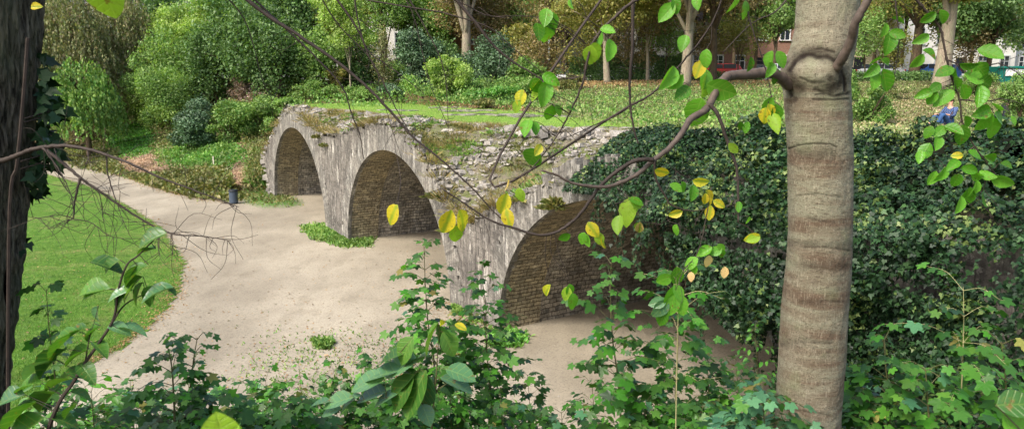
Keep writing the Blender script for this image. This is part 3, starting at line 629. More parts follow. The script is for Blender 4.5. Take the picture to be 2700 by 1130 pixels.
# ================================================================== IVY
ivy_px = [(1480, 500), (1515, 455), (1560, 425), (1590, 385), (1640, 350), (1700, 300), (1800, 280), (2060, 280), (2200, 300), (2340, 332), (2720, 338), (9000, 300), (9000, 9000), (2200, 9000), (2120, 1300), (2085, 930), (2030, 860), (2000, 905), (1960, 900), (1900, 850), (1850, 800), (1800, 730), (1760, 650), (1745, 600), (1720, 590), (1700, 640), (1680, 560), (1650, 545), (1600, 560), (1590, 525), (1560, 510)]
IVP = np.array([(-.4, -.2), (-.45, 1.5), (-.55, 3), (-.6, 4.4), (-.2, 5.25), (.7, 5.75), (2.2, 5.8), (4, 5.6), (6, 5.45)]); ivd = np.concatenate([[0], np.cumsum(np.hypot(*np.diff(IVP, axis=0).T))])
def ivysurf(s, w, extra=0.0):
    u = np.interp(w, ivd, IVP[:, 0]); z = np.interp(w, ivd, IVP[:, 1])
    e = 1e-2; du = np.interp(w + e, ivd, IVP[:, 0]) - u; dz = np.interp(w + e, ivd, IVP[:, 1]) - z; L_ = np.hypot(du, dz) + 1e-9; nu, nz = -dz / L_, du / L_
    nn = fbm(np.stack([s * .75, w * .8, s * 0], -1), 3, 31); k = sm(s, 28, 33); off = (.42 * nn + .25 * np.clip(vnoise(np.stack([s * .45, w * .4 + 9, s * 0], -1)) + .2, 0, 1) + .1) * (.35 + .65 * k) + extra
    zt = np.interp(s, [27, 31, 35], [-.75, -.4, 0]) * sm(z, 2, 5)
    return B(s, u + nu * off, z + nz * off + zt), nu, nz, nn
def ivytree():
    o = empty('ivy', B(38, -.3, 0), 'dense dark green ivy draped over the near end of the stone bridge', 'ivy'); of = -B(38, -.3, 0)
    n = 430000; s = R.uniform(28, 50.5, n); w = R.uniform(0, ivd[-1], n); ex = R.uniform(-.1, .12, n)
    P, nu, nz, nn = ivysurf(s, w, ex); hol = vnoise(np.stack([s * .9 + 40, w * 1.0, s * 0], -1)); keep = ((nn + R.uniform(-.5, .5, n) > -.75) | (s > 40)) & ((hol > -.58) | (R.uniform(size=n) < .2) | (s < 36) | (s > 40))
    px, py = proj(P); keep &= poly_in(ivy_px, px, py); keep &= ~((s > 46) & (R.uniform(size=n) < .25))
    s, P, nu, nz, w = s[keep], P[keep], nu[keep], nz[keep], w[keep]; n = len(P)
    N = np.stack([BN[0] * nu, BN[1] * nu, nz + .35], -1) + .75 * rdir(n); A = rdir(n) * .7 + [0, 0, -.8] + N * .2
    pale = (R.uniform(size=n) < .03 + .3 * (vnoise(np.stack([s * 1.5, w * 1.5, s * 0], -1)) > .3)) & (s < 46)
    link('foliage', leaves(IVY, P + of, A, N, R.uniform(.055, .12, n), None), M['ivy'], o) if False else link('foliage', leaves(IVY, P + of, A, N, R.uniform(.03, .095, n), pale.astype(int)), [M['ivy'], M['ivy_pale']], o)
    P = []; N = []; pl = []
    for i in range(150):
        top = i < 60; s0 = R.uniform(33, 50) if top else R.uniform(34.5, 50); w0 = R.uniform(ivd[4], ivd[8]) if top else R.uniform(1.0, ivd[4]); c_, _, _, _ = ivysurf(np.array([s0]), np.array([w0]), .12 if top else .05); r0 = R.uniform(.35, .8) * (1 if top else .8)
        q_, n_ = crown_pts(1100 if top else 700, c_[0], (r0, r0, r0 * R.uniform(.5, .9)), 8, .5); P.append(q_); N.append(n_); pl.append(R.uniform(size=len(q_)) < (.3 if (top or R.uniform() < .35) else .04))  # top clumps get more pale leaves, painting in the sky light from above
    P = np.vstack(P); N = np.vstack(N); pl = np.concatenate(pl); a_, b_ = proj(P); k = poly_in(ivy_px + [], a_, b_ + 25); P, N, pl = P[k], N[k], pl[k]; n = len(P)
    link('bushy_clumps', leaves(IVY, P + of, rdir(n) * .8 + [0, 0, -.3], N + .7 * rdir(n), R.uniform(.04, .1, n), pl.astype(int)), [M['ivy'], M['ivy_pale']], o)
    # backing sheet behind leaves, coloured near-black to stand in for shade in hollows
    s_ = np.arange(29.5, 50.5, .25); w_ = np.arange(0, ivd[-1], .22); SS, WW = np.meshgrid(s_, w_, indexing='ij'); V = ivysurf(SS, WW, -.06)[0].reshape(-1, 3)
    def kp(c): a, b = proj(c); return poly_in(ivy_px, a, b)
    link('shade_backing', gridmesh(V + of, len(s_), len(w_), kp), M['ivymat'], o)
    # hanging strands
    P = []; mb = MB()
    for i in range(46):
        ss = R.uniform(31.3, 38.4); z0 = 4.55 - .25 * abs(ss - 32.3) * .3; L_ = R.uniform(.4, 1.5) + 1.2 * (ss > 34) * R.uniform(0, 1); uu = R.uniform(-.4, -.05); z0 = min(4.7, z0)
        k = int(L_ * 34); zz = z0 - np.linspace(0, L_, max(4, k)); q = B(ss + .05 * np.sin(zz * 5 + i), uu + 0 * zz, zz); mb.tube(q + of, .005, 4); P.append(q + R.normal(0, .045, q.shape))
    P = np.vstack(P); n = len(P); link('hanging_strands', leaves(IVY, P + of, rdir(n) * .5 + [0, 0, -1], rdir(n) + [-.8, -.6, .3], R.uniform(.05, .1, n)), M['ivy'], o); mb.build('stems', M['bark_br'], o)
ivytree()
# ================================================================== FAR VEGETATION, placed on the terrain
def local(P, loc): return P - np.asarray(loc, float)
def limbs(mb, base, top, r, crown_c, crown_r, k=7):
    pts = spline([base, base * .6 + top * .4 + R.normal(0, .06, 3) * [1, 1, 0], top], 5); mb.tube(pts, np.linspace(r, r * .55, len(pts)), 10)
    for i in range(k):
        e = np.asarray(crown_c) + rdir(1)[0] * np.asarray(crown_r) * .75; st = base + (top - base) * R.uniform(.45, 1); mid = (st + e) / 2 + [0, 0, .3 * abs(e[2] - st[2])]
        q = spline([st, mid, e], 4); mb.tube(q, np.linspace(r * .4, r * .08, len(q)), 5)
def tree(name, label, cat, base, th, tr, blobs, mat, n, ls, bark='bark_br', group=None, tm=DIA, lean=0.0, k=14, crownname='crown'):
    """base xyz, trunk height and radius, blobs = crown ellipsoids ((dx,dy,dz),(rx,ry,rz)) relative to the base"""
    base = np.asarray(base, float) - [0, 0, .1]; o = empty(name, base, label, cat, group)
    mb = MB(); b0 = np.zeros(3); tp = np.array([lean, 0, th]); limbs(mb, b0, tp, tr, blobs[0][0], blobs[0][1]); mb.build('trunk', M[bark], o, True)
    P = []; N = []
    tot = sum(b[1][0] * b[1][2] for b in blobs)
    for c, r in blobs:
        p, nn = crown_pts(int(n * r[0] * r[2] / tot), c, r, k); P.append(p); N.append(nn)
    P = np.vstack(P); N = np.vstack(N); m = len(P)
    link(crownname, leaves(tm, P, rdir(m) + [0, 0, -.4], N + .8 * rdir(m), ls * R.uniform(.6, 1.4, m)), M[mat], o); return o
def px_tree(name, label, cat, px, pyb, Y, pyt, wpx, mat, n, ls, cb=.3, tr=.15, bark='bark_br', group=None, k=14, tm=DIA):
    """a tree standing at distance Y whose crown reaches picture height pyt and is wpx wide"""
    g = at(px, pyb, Y); z0 = float(terr(g[0], g[1])); top = at(px, pyt, Y)[2]; h = top - z0; w_ = wpx / F * Y / 2
    z1 = h * cb; c = (z1 + h) / 2; ry = (h - z1) / 2
    return tree(name, label, cat, (g[0], g[1], z0), z1 + ry * .6, tr, [((0, 0, c), (w_, w_ * .9, ry))], mat, n, ls, bark, group, tm, R.normal(0, .2), max(k, 20))
def px_shrub(name, label, cat, px, pyb, pyt, wpx, mat, n, ls, group=None, tm=DIA, k=9):
    g = hit(px, pyb)[0]; Y = g[1]; top = at(px, pyt, Y)[2]; h = max(.5, top - g[2]); w_ = wpx / F * Y / 2
    o = empty(name, g - [0, 0, .05], label, cat, group); mb = MB()
    for i in range(7):
        e = np.array([R.normal(0, w_ * .45), R.normal(0, w_ * .4), h * R.uniform(.5, .9)]); mb.tube(spline([[R.normal(0, .1), R.normal(0, .1), 0], e * [.4, .4, .55], e], 4), np.linspace(.03, .008, 9), 5)
    mb.build('stem', M['bark_br'], o)
    P, N = crown_pts(n, (0, 0, h * .52), (w_, w_ * .8, h * .52), k, .3); P[:, 2] = np.abs(P[:, 2]); m = len(P)
    link('foliage', leaves(tm, P, rdir(m) + [0, 0, .1], N + .7 * rdir(m), ls * R.uniform(.6, 1.4, m)), M[mat], o); return o
# ---- weeping trees at left
def weeping(label, px, pyb, Y, pyt, wpx, n, mat, dome=.5):
    g = at(px, pyb, Y); z0 = float(terr(g[0], g[1])); h = at(px, pyt, Y)[2] - z0; w_ = wpx / F * Y / 2; o = empty('weeping_tree', (g[0], g[1], z0 - .1), label, 'tree', 'weeping trees at the left edge of the park'); mb = MB()
    limbs(mb, np.zeros(3), np.array([0, 0, h * .8]), .25, (0, 0, h * .8), (w_, w_, h * .15), 9); P = []
    for i in range(n):
        a = R.uniform(0, 2 * PI); r = math.sqrt(R.uniform(.05, 1)); x, y = r * w_ * math.cos(a), r * w_ * math.sin(a); zt = h * (1 - .45 * r * r) * R.uniform(.8, 1.02); L_ = R.uniform(.25, .6) * zt
        k = int(L_ * 9) + 2; zz = zt - np.linspace(0, L_, k); out = (zt - zz) * .05
        P.append(np.stack([x + out * math.cos(a) + R.normal(0, .06, k), y + out * math.sin(a) + R.normal(0, .06, k), zz], -1))
    P = np.vstack(P); m = len(P); mb.build('trunk', M['bark_br'], o, True)
    link('crown', leaves(DIA, P, rdir(m) * .45 + [0, 0, -1], rdir(m) + [0, -.6, .2], R.uniform(.14, .34, m)), M[mat], o)
weeping('tall weeping tree with hanging curtains of olive foliage beside the furrowed trunk', 195, 300, 66, -60, 250, 620, 'weep')
weeping('tall weeping tree with brownish hanging shoots left of the bright green tree', 330, 300, 72, -60, 230, 560, 'weep')
weeping('low rounded weeping tree with a green dome reaching the bank', 225, 310, 60, 135, 190, 460, 'herb_mid')
# ---- trees behind, left to right (px, py base, distance, py top, width px)
GT = 'park trees behind the bridge and bank'
px_tree('tree', 'tall dark tree behind the weeping trees at the left', 'tree', 110, 260, 78, -90, 260, 'dark', 9000, .34, .1, .25, group=GT)
px_tree('tree', 'tall dark green tree between the weeping tree and the bright tree', 'tree', 420, 250, 80, -90, 230, 'dark', 9000, .34, .1, .25, group=GT)
tree('young_tree', 'bright lime green tree on a thin straight pale trunk above the bank', 'tree', hit(517, 285)[0], 4.6, .1, [((-2.0, 0, 5.0), (2.6, 2.0, 2.6)), ((.8, 0, 6.3), (3.0, 2, 2.6)), ((0, .3, 8.6), (4.6, 2.4, 2.4)), ((2.8, .3, 6.8), (2.2, 1.5, 2.2)), ((-3.4, 0, 3.4), (1.6, 1.5, 2))], 'bright', 34000, .19, 'bark_bg')
px_shrub('shrub', 'tall light green bush below the bright lime tree', 'shrub', 425, 345, 130, 200, 'midg', 15000, .17)
px_shrub('shrub', 'light green bush low on the left bank by the nettles', 'shrub', 405, 335, 200, 130, 'bright', 8000, .16)
px_tree('tree', 'dark spreading tree behind the mauve seed heads', 'tree', 640, 240, 68, -40, 260, 'dark', 15000, .28, .05, .25, group=GT)
px_tree('tree', 'mid green tree behind the top of the young lime tree', 'tree', 660, 240, 76, -90, 300, 'midg', 10000, .32, .4, .25, group=GT)
px_tree('tree', 'dark green tree standing behind the farthest arch', 'tree', 790, 240, 72, -60, 230, 'dark', 12000, .28, .05, .25, group=GT)
px_shrub('ivy_clad_trunk', 'narrow ivy wrapped stump to the left of the farthest arch', 'trunk', 712, 262, 120, 46, 'blue', 3500, .16)
tree('young_tree', 'slim yellow green tree on a thin white trunk behind the farthest arch', 'tree', hit(927, 262)[0], 4.5, .09, [((-.3, 0, 6.3), (2.4, 2, 2.2)), ((-.6, 0, 8.8), (2.8, 2, 2)), ((1.2, 0, 5.2), (1.5, 1, 1))], 'bright', 12000, .19, 'bark_bg')
px_shrub('shrub', 'yellow leaved bush at the foot of the slim white trunk', 'shrub', 985, 232, 165, 85, 'yel', 3200, .16)
px_shrub('shrub', 'pale yellow green bush left of the slim white trunk', 'shrub', 885, 235, 170, 70, 'yel', 2500, .16)
px_tree('tree', 'grey green tree with spreading crown above the white house at left', 'tree', 1010, 240, 78, -90, 190, 'weep', 9000, .3, .55, .25, group=GT)
px_tree('evergreen_tree', 'dense blue green evergreen to the right of the white house at left', 'tree', 1110, 232, 64, 60, 140, 'blue', 9000, .22, .12, .2)
px_shrub('shrub', 'tall bright green bush standing at the back edge of the deck lawn', 'shrub', 1180, 262, 150, 125, 'bright', 8500, .15)
px_tree('tree', 'russet tree with dead brown leaves behind the tall bright bush', 'tree', 1160, 240, 80, -90, 190, 'russet', 9000, .3, .35, .25, group=GT)
px_tree('evergreen_tree', 'dark holly tree in front of a thick grey trunk near the centre', 'tree', 1300, 225, 62, 85, 150, 'blue', 10000, .2, .03, .2)
px_tree('tree', 'tree with a thick grey trunk and russet crown near the centre', 'tree', 1228, 225, 68, -120, 200, 'russet', 6000, .3, .72, .55, 'bark_bg', GT)
px_tree('tree', 'low yellow green tree above the holly with rounded crown', 'tree', 1365, 225, 66, 60, 140, 'yel', 7000, .2, .45, .15, group=GT)
px_shrub('shrub', 'grey green bush between the holly and the white van', 'shrub', 1395, 225, 150, 110, 'herb_mid', 4500, .16)
px_tree('tree', 'mid brown tree over the parked white van', 'tree', 1450, 225, 76, -90, 230, 'russet', 12000, .26, .36, .2, group=GT)
px_tree('tree', 'yellowing tree with a pale straight trunk beside the dark hedge', 'tree', 1601, 235, 54, -60, 340, 'yel', 14000, .2, .5, .27, 'bark_bg', GT)
px_tree('tree', 'small tree with a thin pale trunk in front of the white house', 'tree', 1707, 225, 58, -60, 260, 'russet', 9000, .2, .46, .16, 'bark_bg', GT)
px_tree('tree', 'tall tree with a thick mottled grey trunk and golden crown', 'tree', 1806, 232, 52, -140, 350, 'russet', 12000, .2, .6, .42, 'bark_bg', GT)
px_tree('tree', 'tall tree with a dark trunk between the red car and mottled trunk', 'tree', 1878, 228, 57, -140, 300, 'russet', 10000, .2, .55, .33, 'bark_br', GT)
px_tree('tree', 'dark tree near the white van behind the smooth trunk', 'tree', 1990, 215, 72, -90, 240, 'dark', 10000, .26, .36, .2, group=GT)
px_tree('tree', 'russet crowned tree just behind the smooth foreground trunk', 'tree', 2140, 215, 70, -90, 260, 'russet', 11000, .26, .3, .22, group=GT)
px_tree('tree', 'tree with a stout dark trunk left of the pale thick trunk', 'tree', 2408, 208, 62, -140, 320, 'yel', 12000, .2, .5, .5, 'bark_br', GT)
px_tree('tree', 'tree with a very pale thick trunk right of the smooth foreground tree', 'tree', 2480, 230, 50, -140, 280, 'yel', 9000, .2, .62, .62, 'bark_bg', GT)
px_tree('tree', 'wide dark green tree overhanging the teal skip', 'tree', 2600, 205, 60, -80, 320, 'dark', 20000, .24, .28, .25, group=GT)
px_tree('tree', 'dark green tree at the right edge behind the teal skip', 'tree', 2720, 205, 74, -90, 260, 'midg', 9000, .28, .12, .25, group=GT)
px_tree('tree', 'mid green tree far behind the dark trunk at right', 'tree', 2300, 205, 76, -120, 200, 'yel', 9000, .28, .4, .22, group=GT)
for i, (x, l) in enumerate(((1560, 'far russet tree above the roof of the brick house'), (1690, 'far yellow tree in front of the white house front'), (1330, 'far russet tree behind the low yellow green tree'), (1850, 'far brown tree in front of the brick upper storeys'), (1070, 'far mid green tree behind the evergreen'))):
    px_tree('tree', l, 'tree', x, 215, 77, -130, 260, ['russet', 'yel', 'russet', 'russet', 'midg'][i], 8000, .26, .42, .22, group=GT)
for x, yb, Y, yt, wd, mt, n_, ls_, l in ((60, 250, 74, 20, 220, 'dark', 8000, .28, 'dark low tree at the left behind the furrowed trunk'), (310, 250, 78, 40, 170, 'midg', 7000, .28, 'mid green low tree behind the weeping pair'), (470, 245, 70, 50, 190, 'midg', 9000, .24, 'mid green low tree behind the bright lime tree'), (575, 245, 68, 40, 150, 'dark', 9000, .24, 'dark low tree right of the bright lime tree'), (730, 240, 66, 20, 190, 'dark', 10000, .24, 'dark low tree above the ivy wrapped stump'),
    (850, 235, 67, 60, 160, 'midg', 8000, .22, 'mid green low tree left of the slim white trunk'), (950, 232, 68, 100, 120, 'dark', 6000, .22, 'dark low tree right of the slim white trunk'), (1040, 230, 70, 158, 100, 'midg', 4000, .2, 'low green tree under the white house windows'), (1170, 228, 66, 90, 120, 'dark', 5000, .22, 'dark low tree behind the tall bright bush'), (1235, 226, 64, 130, 110, 'blue', 5000, .2, 'low blue green tree beside the holly'), (1420, 222, 66, 140, 130, 'dark', 5500, .2, 'dark low tree left of the pale straight trunk'),
    (900, 235, 76, -40, 240, 'yel', 11000, .28, 'yellowing tree behind the slim white trunk crown'), (1120, 230, 76, -60, 200, 'midg', 9000, .28, 'tall mid green tree behind the evergreen'), (560, 240, 76, -60, 260, 'midg', 11000, .3, 'tall mid green tree right behind the bright lime crown'), (730, 240, 78, -90, 240, 'midg', 10000, .3, 'tall mid green tree behind the farthest arch')):
    px_tree('tree', l, 'tree', x, yb, Y, yt, wd, mt, n_, ls_, .02 if yt > 0 else .25, .2, group=GT)
for x, Y, yt, wd, mt, n_, cb_, l in ((1480, 70, -100, 260, 'russet', 8500, .46, 'broad brownish tree between the brick house and the pale straight trunk'), (1650, 70, -110, 260, 'yel', 8500, .5, 'broad yellowing tree in front of the white house front'), (1760, 72, -120, 240, 'russet', 8000, .5, 'brown tree close behind the mottled trunk'), (1930, 70, -110, 240, 'russet', 8500, .48, 'brown tree behind the left limb of the smooth tree'), (2040, 68, -100, 200, 'midg', 11000, .34, 'green tree half hidden by the smooth trunk'), (2370, 70, -120, 240, 'midg', 13000, .42, 'green tree behind the stout dark trunk at right'), (2550, 68, -100, 240, 'yel', 12000, .36, 'yellowing tree between the pale trunk and the dark tree'), (1270, 72, -100, 240, 'russet', 13000, .3, 'brown tree behind the holly'), (1390, 74, -100, 220, 'midg', 11000, .28, 'green tree behind the grey green bush'), (1020, 74, -80, 150, 'midg', 7000, .42, 'green tree overhanging the white house at left'), (180, 74, -60, 260, 'olive', 14000, .05, 'olive tree behind the weeping dome')):
    px_tree('tree', l, 'tree', x, 220, Y, yt, wd, mt, n_, .22, cb_, .2, group=GT)
for i_, (x, yt, wd, mt, n_, l) in enumerate(((1545, 20, 150, 'yel', 2600, 'thin sparse tree left of the pale straight trunk'), (1660, 30, 160, 'russet', 3000, 'thin sparse tree over the dark hedge'), (1755, 10, 150, 'midg', 2600, 'thin sparse green tree left of the mottled trunk'), (1850, 40, 130, 'russet', 2600, 'thin sparse tree between the mottled and dark trunks'), (1945, 10, 160, 'yel', 3200, 'thin sparse tree over the left limb of the smooth tree'), (1420, 10, 150, 'russet', 3200, 'thin sparse brown tree by the centre'), (2280, 20, 150, 'midg', 2800, 'thin sparse tree right beside the smooth trunk'), (2350, 60, 110, 'yel', 1800, 'thin sparse tree left of the stout dark trunk'), (2545, 30, 120, 'russet', 2400, 'thin sparse brown tree right of the pale thick trunk'), (1010, 60, 70, 'weep', 1300, 'thin sparse tree in front of the white house at left'))):
    px_tree('tree', l, 'tree', x, 220, 59.5, yt, wd, mt, n_, .17, .22, .07, group=GT, k=22)
# hedges in front of the street
def hedge(label, x0, x1, pyb, pyt, Y, mat):
    a, b = at(x0, pyb, Y), at(x1, pyb, Y); z0 = float(terr((a[0] + b[0]) / 2, Y)); h = at(x0, pyt, Y)[2] - z0; c = np.array([(a[0] + b[0]) / 2, Y, z0]); L_ = b[0] - a[0]
    n = int(1500 * L_ * h / 2); P = np.stack([R.uniform(-L_ / 2, L_ / 2, n), R.uniform(-.6, .6, n), R.uniform(0, 1, n) * h], -1); P[:, 2] *= 1 + .12 * fbm(np.stack([P[:, 0], P[:, 0] * 0, P[:, 0] * 0], -1), 2, 3)
    o = empty('hedge', c, label, 'hedge'); link('foliage', leaves(DIA, P, rdir(n), rdir(n) + [0, -.8, .4], R.uniform(.1, .2, n)), M[mat], o)
    mb = MB(); [mb.tube([[x, 0, 0], [x + R.normal(0, .1), 0, h * .7]], .03, 5) for x in np.arange(-L_ / 2 + .2, L_ / 2, .6)]; mb.build('stem', M['bark_br'], o)
hedge('dark clipped hedge behind the pale trunks by the street', 1500, 1800, 208, 150, 60, 'dark')
hedge('low dark hedge behind the red car and mottled trunk', 1815, 2010, 206, 190, 61, 'dark')
hedge('dark hedge running behind the smooth tree and stout dark trunk', 2110, 2460, 208, 190, 58, 'dark')
for x, yb, yt, wd, mt, l in ((135, 330, 230, 120, 'olive', 'olive bush by the furrowed trunk under the weeping trees'), (290, 320, 240, 110, 'herb_mid', 'leafy bush between the weeping dome and the light green bushes'), (450, 345, 260, 110, 'bright', 'bright leafy bush left of the dark blue green bush'), (560, 350, 290, 80, 'herb_mid', 'small leafy bush right of the dark blue green bush'), (745, 330, 262, 90, 'midg', 'leafy bush against the left shoulder of the farthest arch'), (210, 385, 330, 120, 'tan', 'low dry bush left of the nettles'),
    (560, 262, 190, 120, 'midg', 'dense green bush behind the thin pale trunk'), (780, 262, 200, 90, 'bright', 'bright bush right of the ivy wrapped stump'), (1230, 262, 205, 100, 'herb_mid', 'green bush in front of the holly'), (1350, 258, 200, 120, 'herb_mid', 'wide green bush below the grey green one'), (1500, 238, 190, 90, 'olive', 'olive bush at the left end of the dark hedge'), (2230, 270, 190, 80, 'herb_mid', 'tall weeds against the right side of the smooth trunk'), (2350, 262, 205, 110, 'meadow', 'pale leafy clump left of the pale thick trunk'), (2560, 250, 190, 120, 'herb_mid', 'green clump under the dark tree by the skip')):
    px_shrub('shrub', l, 'shrub', x, yb, yt, wd, mt, 4500, .14 if x < 2000 else .1, 'shrubs on the far bank' if x < 800 else None)
# shrubs on the left bank and around
GS = 'shrubs on the far bank'
px_shrub('shrub', 'dark blue green rhododendron bush with bare stems showing at the base', 'shrub', 500, 398, 258, 190, 'blue', 13000, .17, GS)
px_shrub('shrub', 'mid green shrub to the right of the dark blue green bush', 'shrub', 612, 378, 262, 160, 'herb_mid', 11000, .16, GS)
px_shrub('shrub', 'green shrub with orange tinted shoots beside the farthest arch', 'shrub', 700, 360, 250, 130, 'midg', 9500, .15, GS)
px_shrub('shrub', 'orange tinted shrub under the mauve seed heads', 'shrub', 625, 325, 265, 100, 'yel', 3200, .14, GS)
px_shrub('seed_head_clump', 'tall mauve brown dried seed heads high on the bank', 'plant', 655, 285, 205, 165, 'mauve', 9000, .16, None, DIA)
px_shrub('shrub', 'mid green bush left of the dark blue green rhododendron', 'shrub', 375, 330, 250, 90, 'midg', 4500, .15, GS)
px_shrub('shrub', 'pale dry brushwood bush next to the furrowed trunk', 'shrub', 160, 395, 290, 170, 'tan', 6500, .14, GS, BLA)
px_shrub('shrub', 'tangled dry bush under the low weeping dome', 'shrub', 265, 370, 300, 120, 'olive', 3800, .14, GS, BLA)
px_shrub('shrub', 'blue green shrub behind the deck lawn left of the bright bush', 'shrub', 1050, 268, 215, 120, 'blue', 3600, .13, GS)
px_shrub('shrub', 'light green shrub behind the deck lawn below the white trunk', 'shrub', 960, 270, 225, 110, 'herb_mid', 3600, .13, GS)
px_shrub('shrub', 'mid green shrub just above the crown of the farthest arch', 'shrub', 825, 272, 215, 130, 'herb_mid', 4200, .13, GS)
px_shrub('shrub', 'spreading bright nettle clump right of the tall bright bush', 'shrub', 1290, 268, 225, 170, 'herb', 4600, .13, GS)
px_shrub('shrub', 'brownish low bush at the back edge of the deck lawn', 'shrub', 1275, 285, 258, 70, 'olive', 1600, .12, GS)
px_shrub('shrub', 'pale green bush left of the meadow under the brown tree', 'shrub', 1420, 262, 205, 110, 'herb_mid', 3200, .13, GS)
px_shrub('shrub', 'green bush at the right edge below the teal skip', 'shrub', 2680, 330, 200, 120, 'midg', 5000, .09, GS)
px_shrub('shrub', 'leafy green bush between the smooth trunk and the pale trunk', 'shrub', 2290, 330, 210, 130, 'herb_mid', 5000, .09, GS)
# ground cover laid where the bank and meadow show it
def cover(name, poly, n, h, mat, label, tm=DIA, lean=.8, ch=0.0):
    q = sample_px(poly, n) + R.normal(0, 1, (n, 2)) * [9, 5]; P = hit(q[:, 0], q[:, 1]); k_ = P[:, 1] < 100
    if name in ('ground_cover', 'dry_weeds', 'low_shrubs'):
        for e_ in (ell_px(345, 372, 60, 40), ell_px(545, 412, 100, 34), ell_px(388, 432, 84, 36), ell_px(630, 446, 26, 70)): k_ &= ~poly_in(e_, q[:, 0], q[:, 1])
    P = P[k_]; n = len(P)
    if ch: P[:, 2] += R.uniform(0, 1, n) * ch * np.clip(.25 + fbm(P * [.7, .7, 0] + [0, 0, n], 2, 41), 0, 1.2)
    P[:, 0] += R.normal(0, .1, n); P[:, 1] += R.normal(0, .15, n); Y = P[:, 1]; m = len(P); P[:, 2] += R.uniform(-.02, h * .5, m) 
    ax = np.stack([R.normal(0, lean, m), R.normal(0, lean, m), np.ones(m)], -1)
    return tag(link(name, leaves(tm, P, ax, rdir(m) + [0, -.5, .6], h * R.uniform(.35, 1, m)), M[mat]), label, 'ground cover', None, 'stuff')
cover('ground_cover', [(110, 400), (300, 330), (430, 300), (640, 300), (740, 330), (700, 400), (690, 480), (790, 545), (620, 532), (520, 522), (420, 492), (300, 452), (150, 425), (110, 425)], 30000, .2, 'olive', 'olive scrub covering the bank beyond the path', ch=.7)
cover('ground_cover', [(110, 400), (300, 330), (430, 300), (640, 300), (700, 400), (690, 480), (620, 525), (420, 492), (150, 425)], 12000, .16, 'herb_mid', 'green herbs mixed through the bank scrub', ch=.4)
cover('dry_weeds', [(110, 400), (300, 330), (430, 380), (500, 450), (640, 480), (620, 525), (420, 492), (150, 425)], 8000, .18, 'tan', 'dry stalks mixed through the bank scrub', BLA, ch=.5)
cover('nettles', ell_px(345, 372, 62, 42), 6000, .25, 'herb', 'bright green nettles on the left bank')
cover('nettles', ell_px(545, 412, 100, 36), 7000, .22, 'herb', 'bright green nettles in the middle of the bank')
cover('bank_herbs', ell_px(520, 415, 110, 40), 6000, .22, 'herb_mid', 'duller herbs among the bank nettles', ch=.3)
cover('bank_grass', [(640, 400), (672, 440), (705, 500), (800, 542), (700, 548), (650, 534), (648, 470)], 14000, .16, 'herb', 'bright grass beside the left end of the bridge', BLA)
cover('leaf_litter', ell_px(388, 434, 74, 28), 11000, .12, 'bare', 'brown leaf litter on a bare patch of the bank')
cover('leaf_litter', ell_px(630, 446, 14, 60), 6000, .1, 'bare', 'bare trodden trail climbing the bank')
cover('low_shrubs', [(420, 470), (560, 450), (640, 480), (620, 530), (520, 520), (400, 486), (330, 460)], 9000, .38, 'olive', 'low olive shrubs along the far edge of the path')
cover('low_shrubs', [(180, 415), (300, 410), (350, 440), (300, 458), (200, 436)], 4500, .35, 'olive', 'low olive shrubs on the far left of the path')
cover('meadow', [(1390, 235), (1500, 222), (2240, 210), (2240, 350), (1720, 340), (1560, 318), (1400, 296)], 42000, .13, 'meadow', 'rough pale green meadow behind the ivy')
cover('meadow', [(2220, 215), (2700, 205), (2700, 378), (2220, 378)], 30000, .12, 'meadow', 'rough pale green meadow right of the smooth trunk')
cover('meadow_herbs', [(1400, 250), (2080, 240), (2080, 345), (1720, 338), (1500, 300)], 9000, .18, 'herb_mid', 'darker herbs scattered in the meadow', ch=.6)
cover('dry_weeds', [(1400, 250), (2080, 235), (2240, 240), (2240, 345), (1720, 338), (1500, 300)], 6000, .15, 'tan', 'dry stalks scattered in the meadow', BLA, ch=.4)
cover('dry_weeds', [(2240, 260), (2480, 255), (2500, 330), (2240, 330)], 5000, .16, 'tan', 'dry brown weeds in the meadow at right')
cover('leaf_litter', [(1480, 205), (2080, 203), (2080, 220), (1750, 224), (1500, 232)], 12000, .15, 'litter', 'orange fallen leaves under the row of pale trunks')
cover('ground_cover', [(700, 262), (1400, 215), (1420, 285), (1200, 275), (780, 278)], 18000, .22, 'herb_mid', 'green herbs behind the deck lawn', ch=.9)
cover('leaf_litter', [(1120, 268), (1400, 282), (1400, 290), (1120, 276)], 1500, .12, 'litter', 'fallen leaves at the back of the deck lawn')
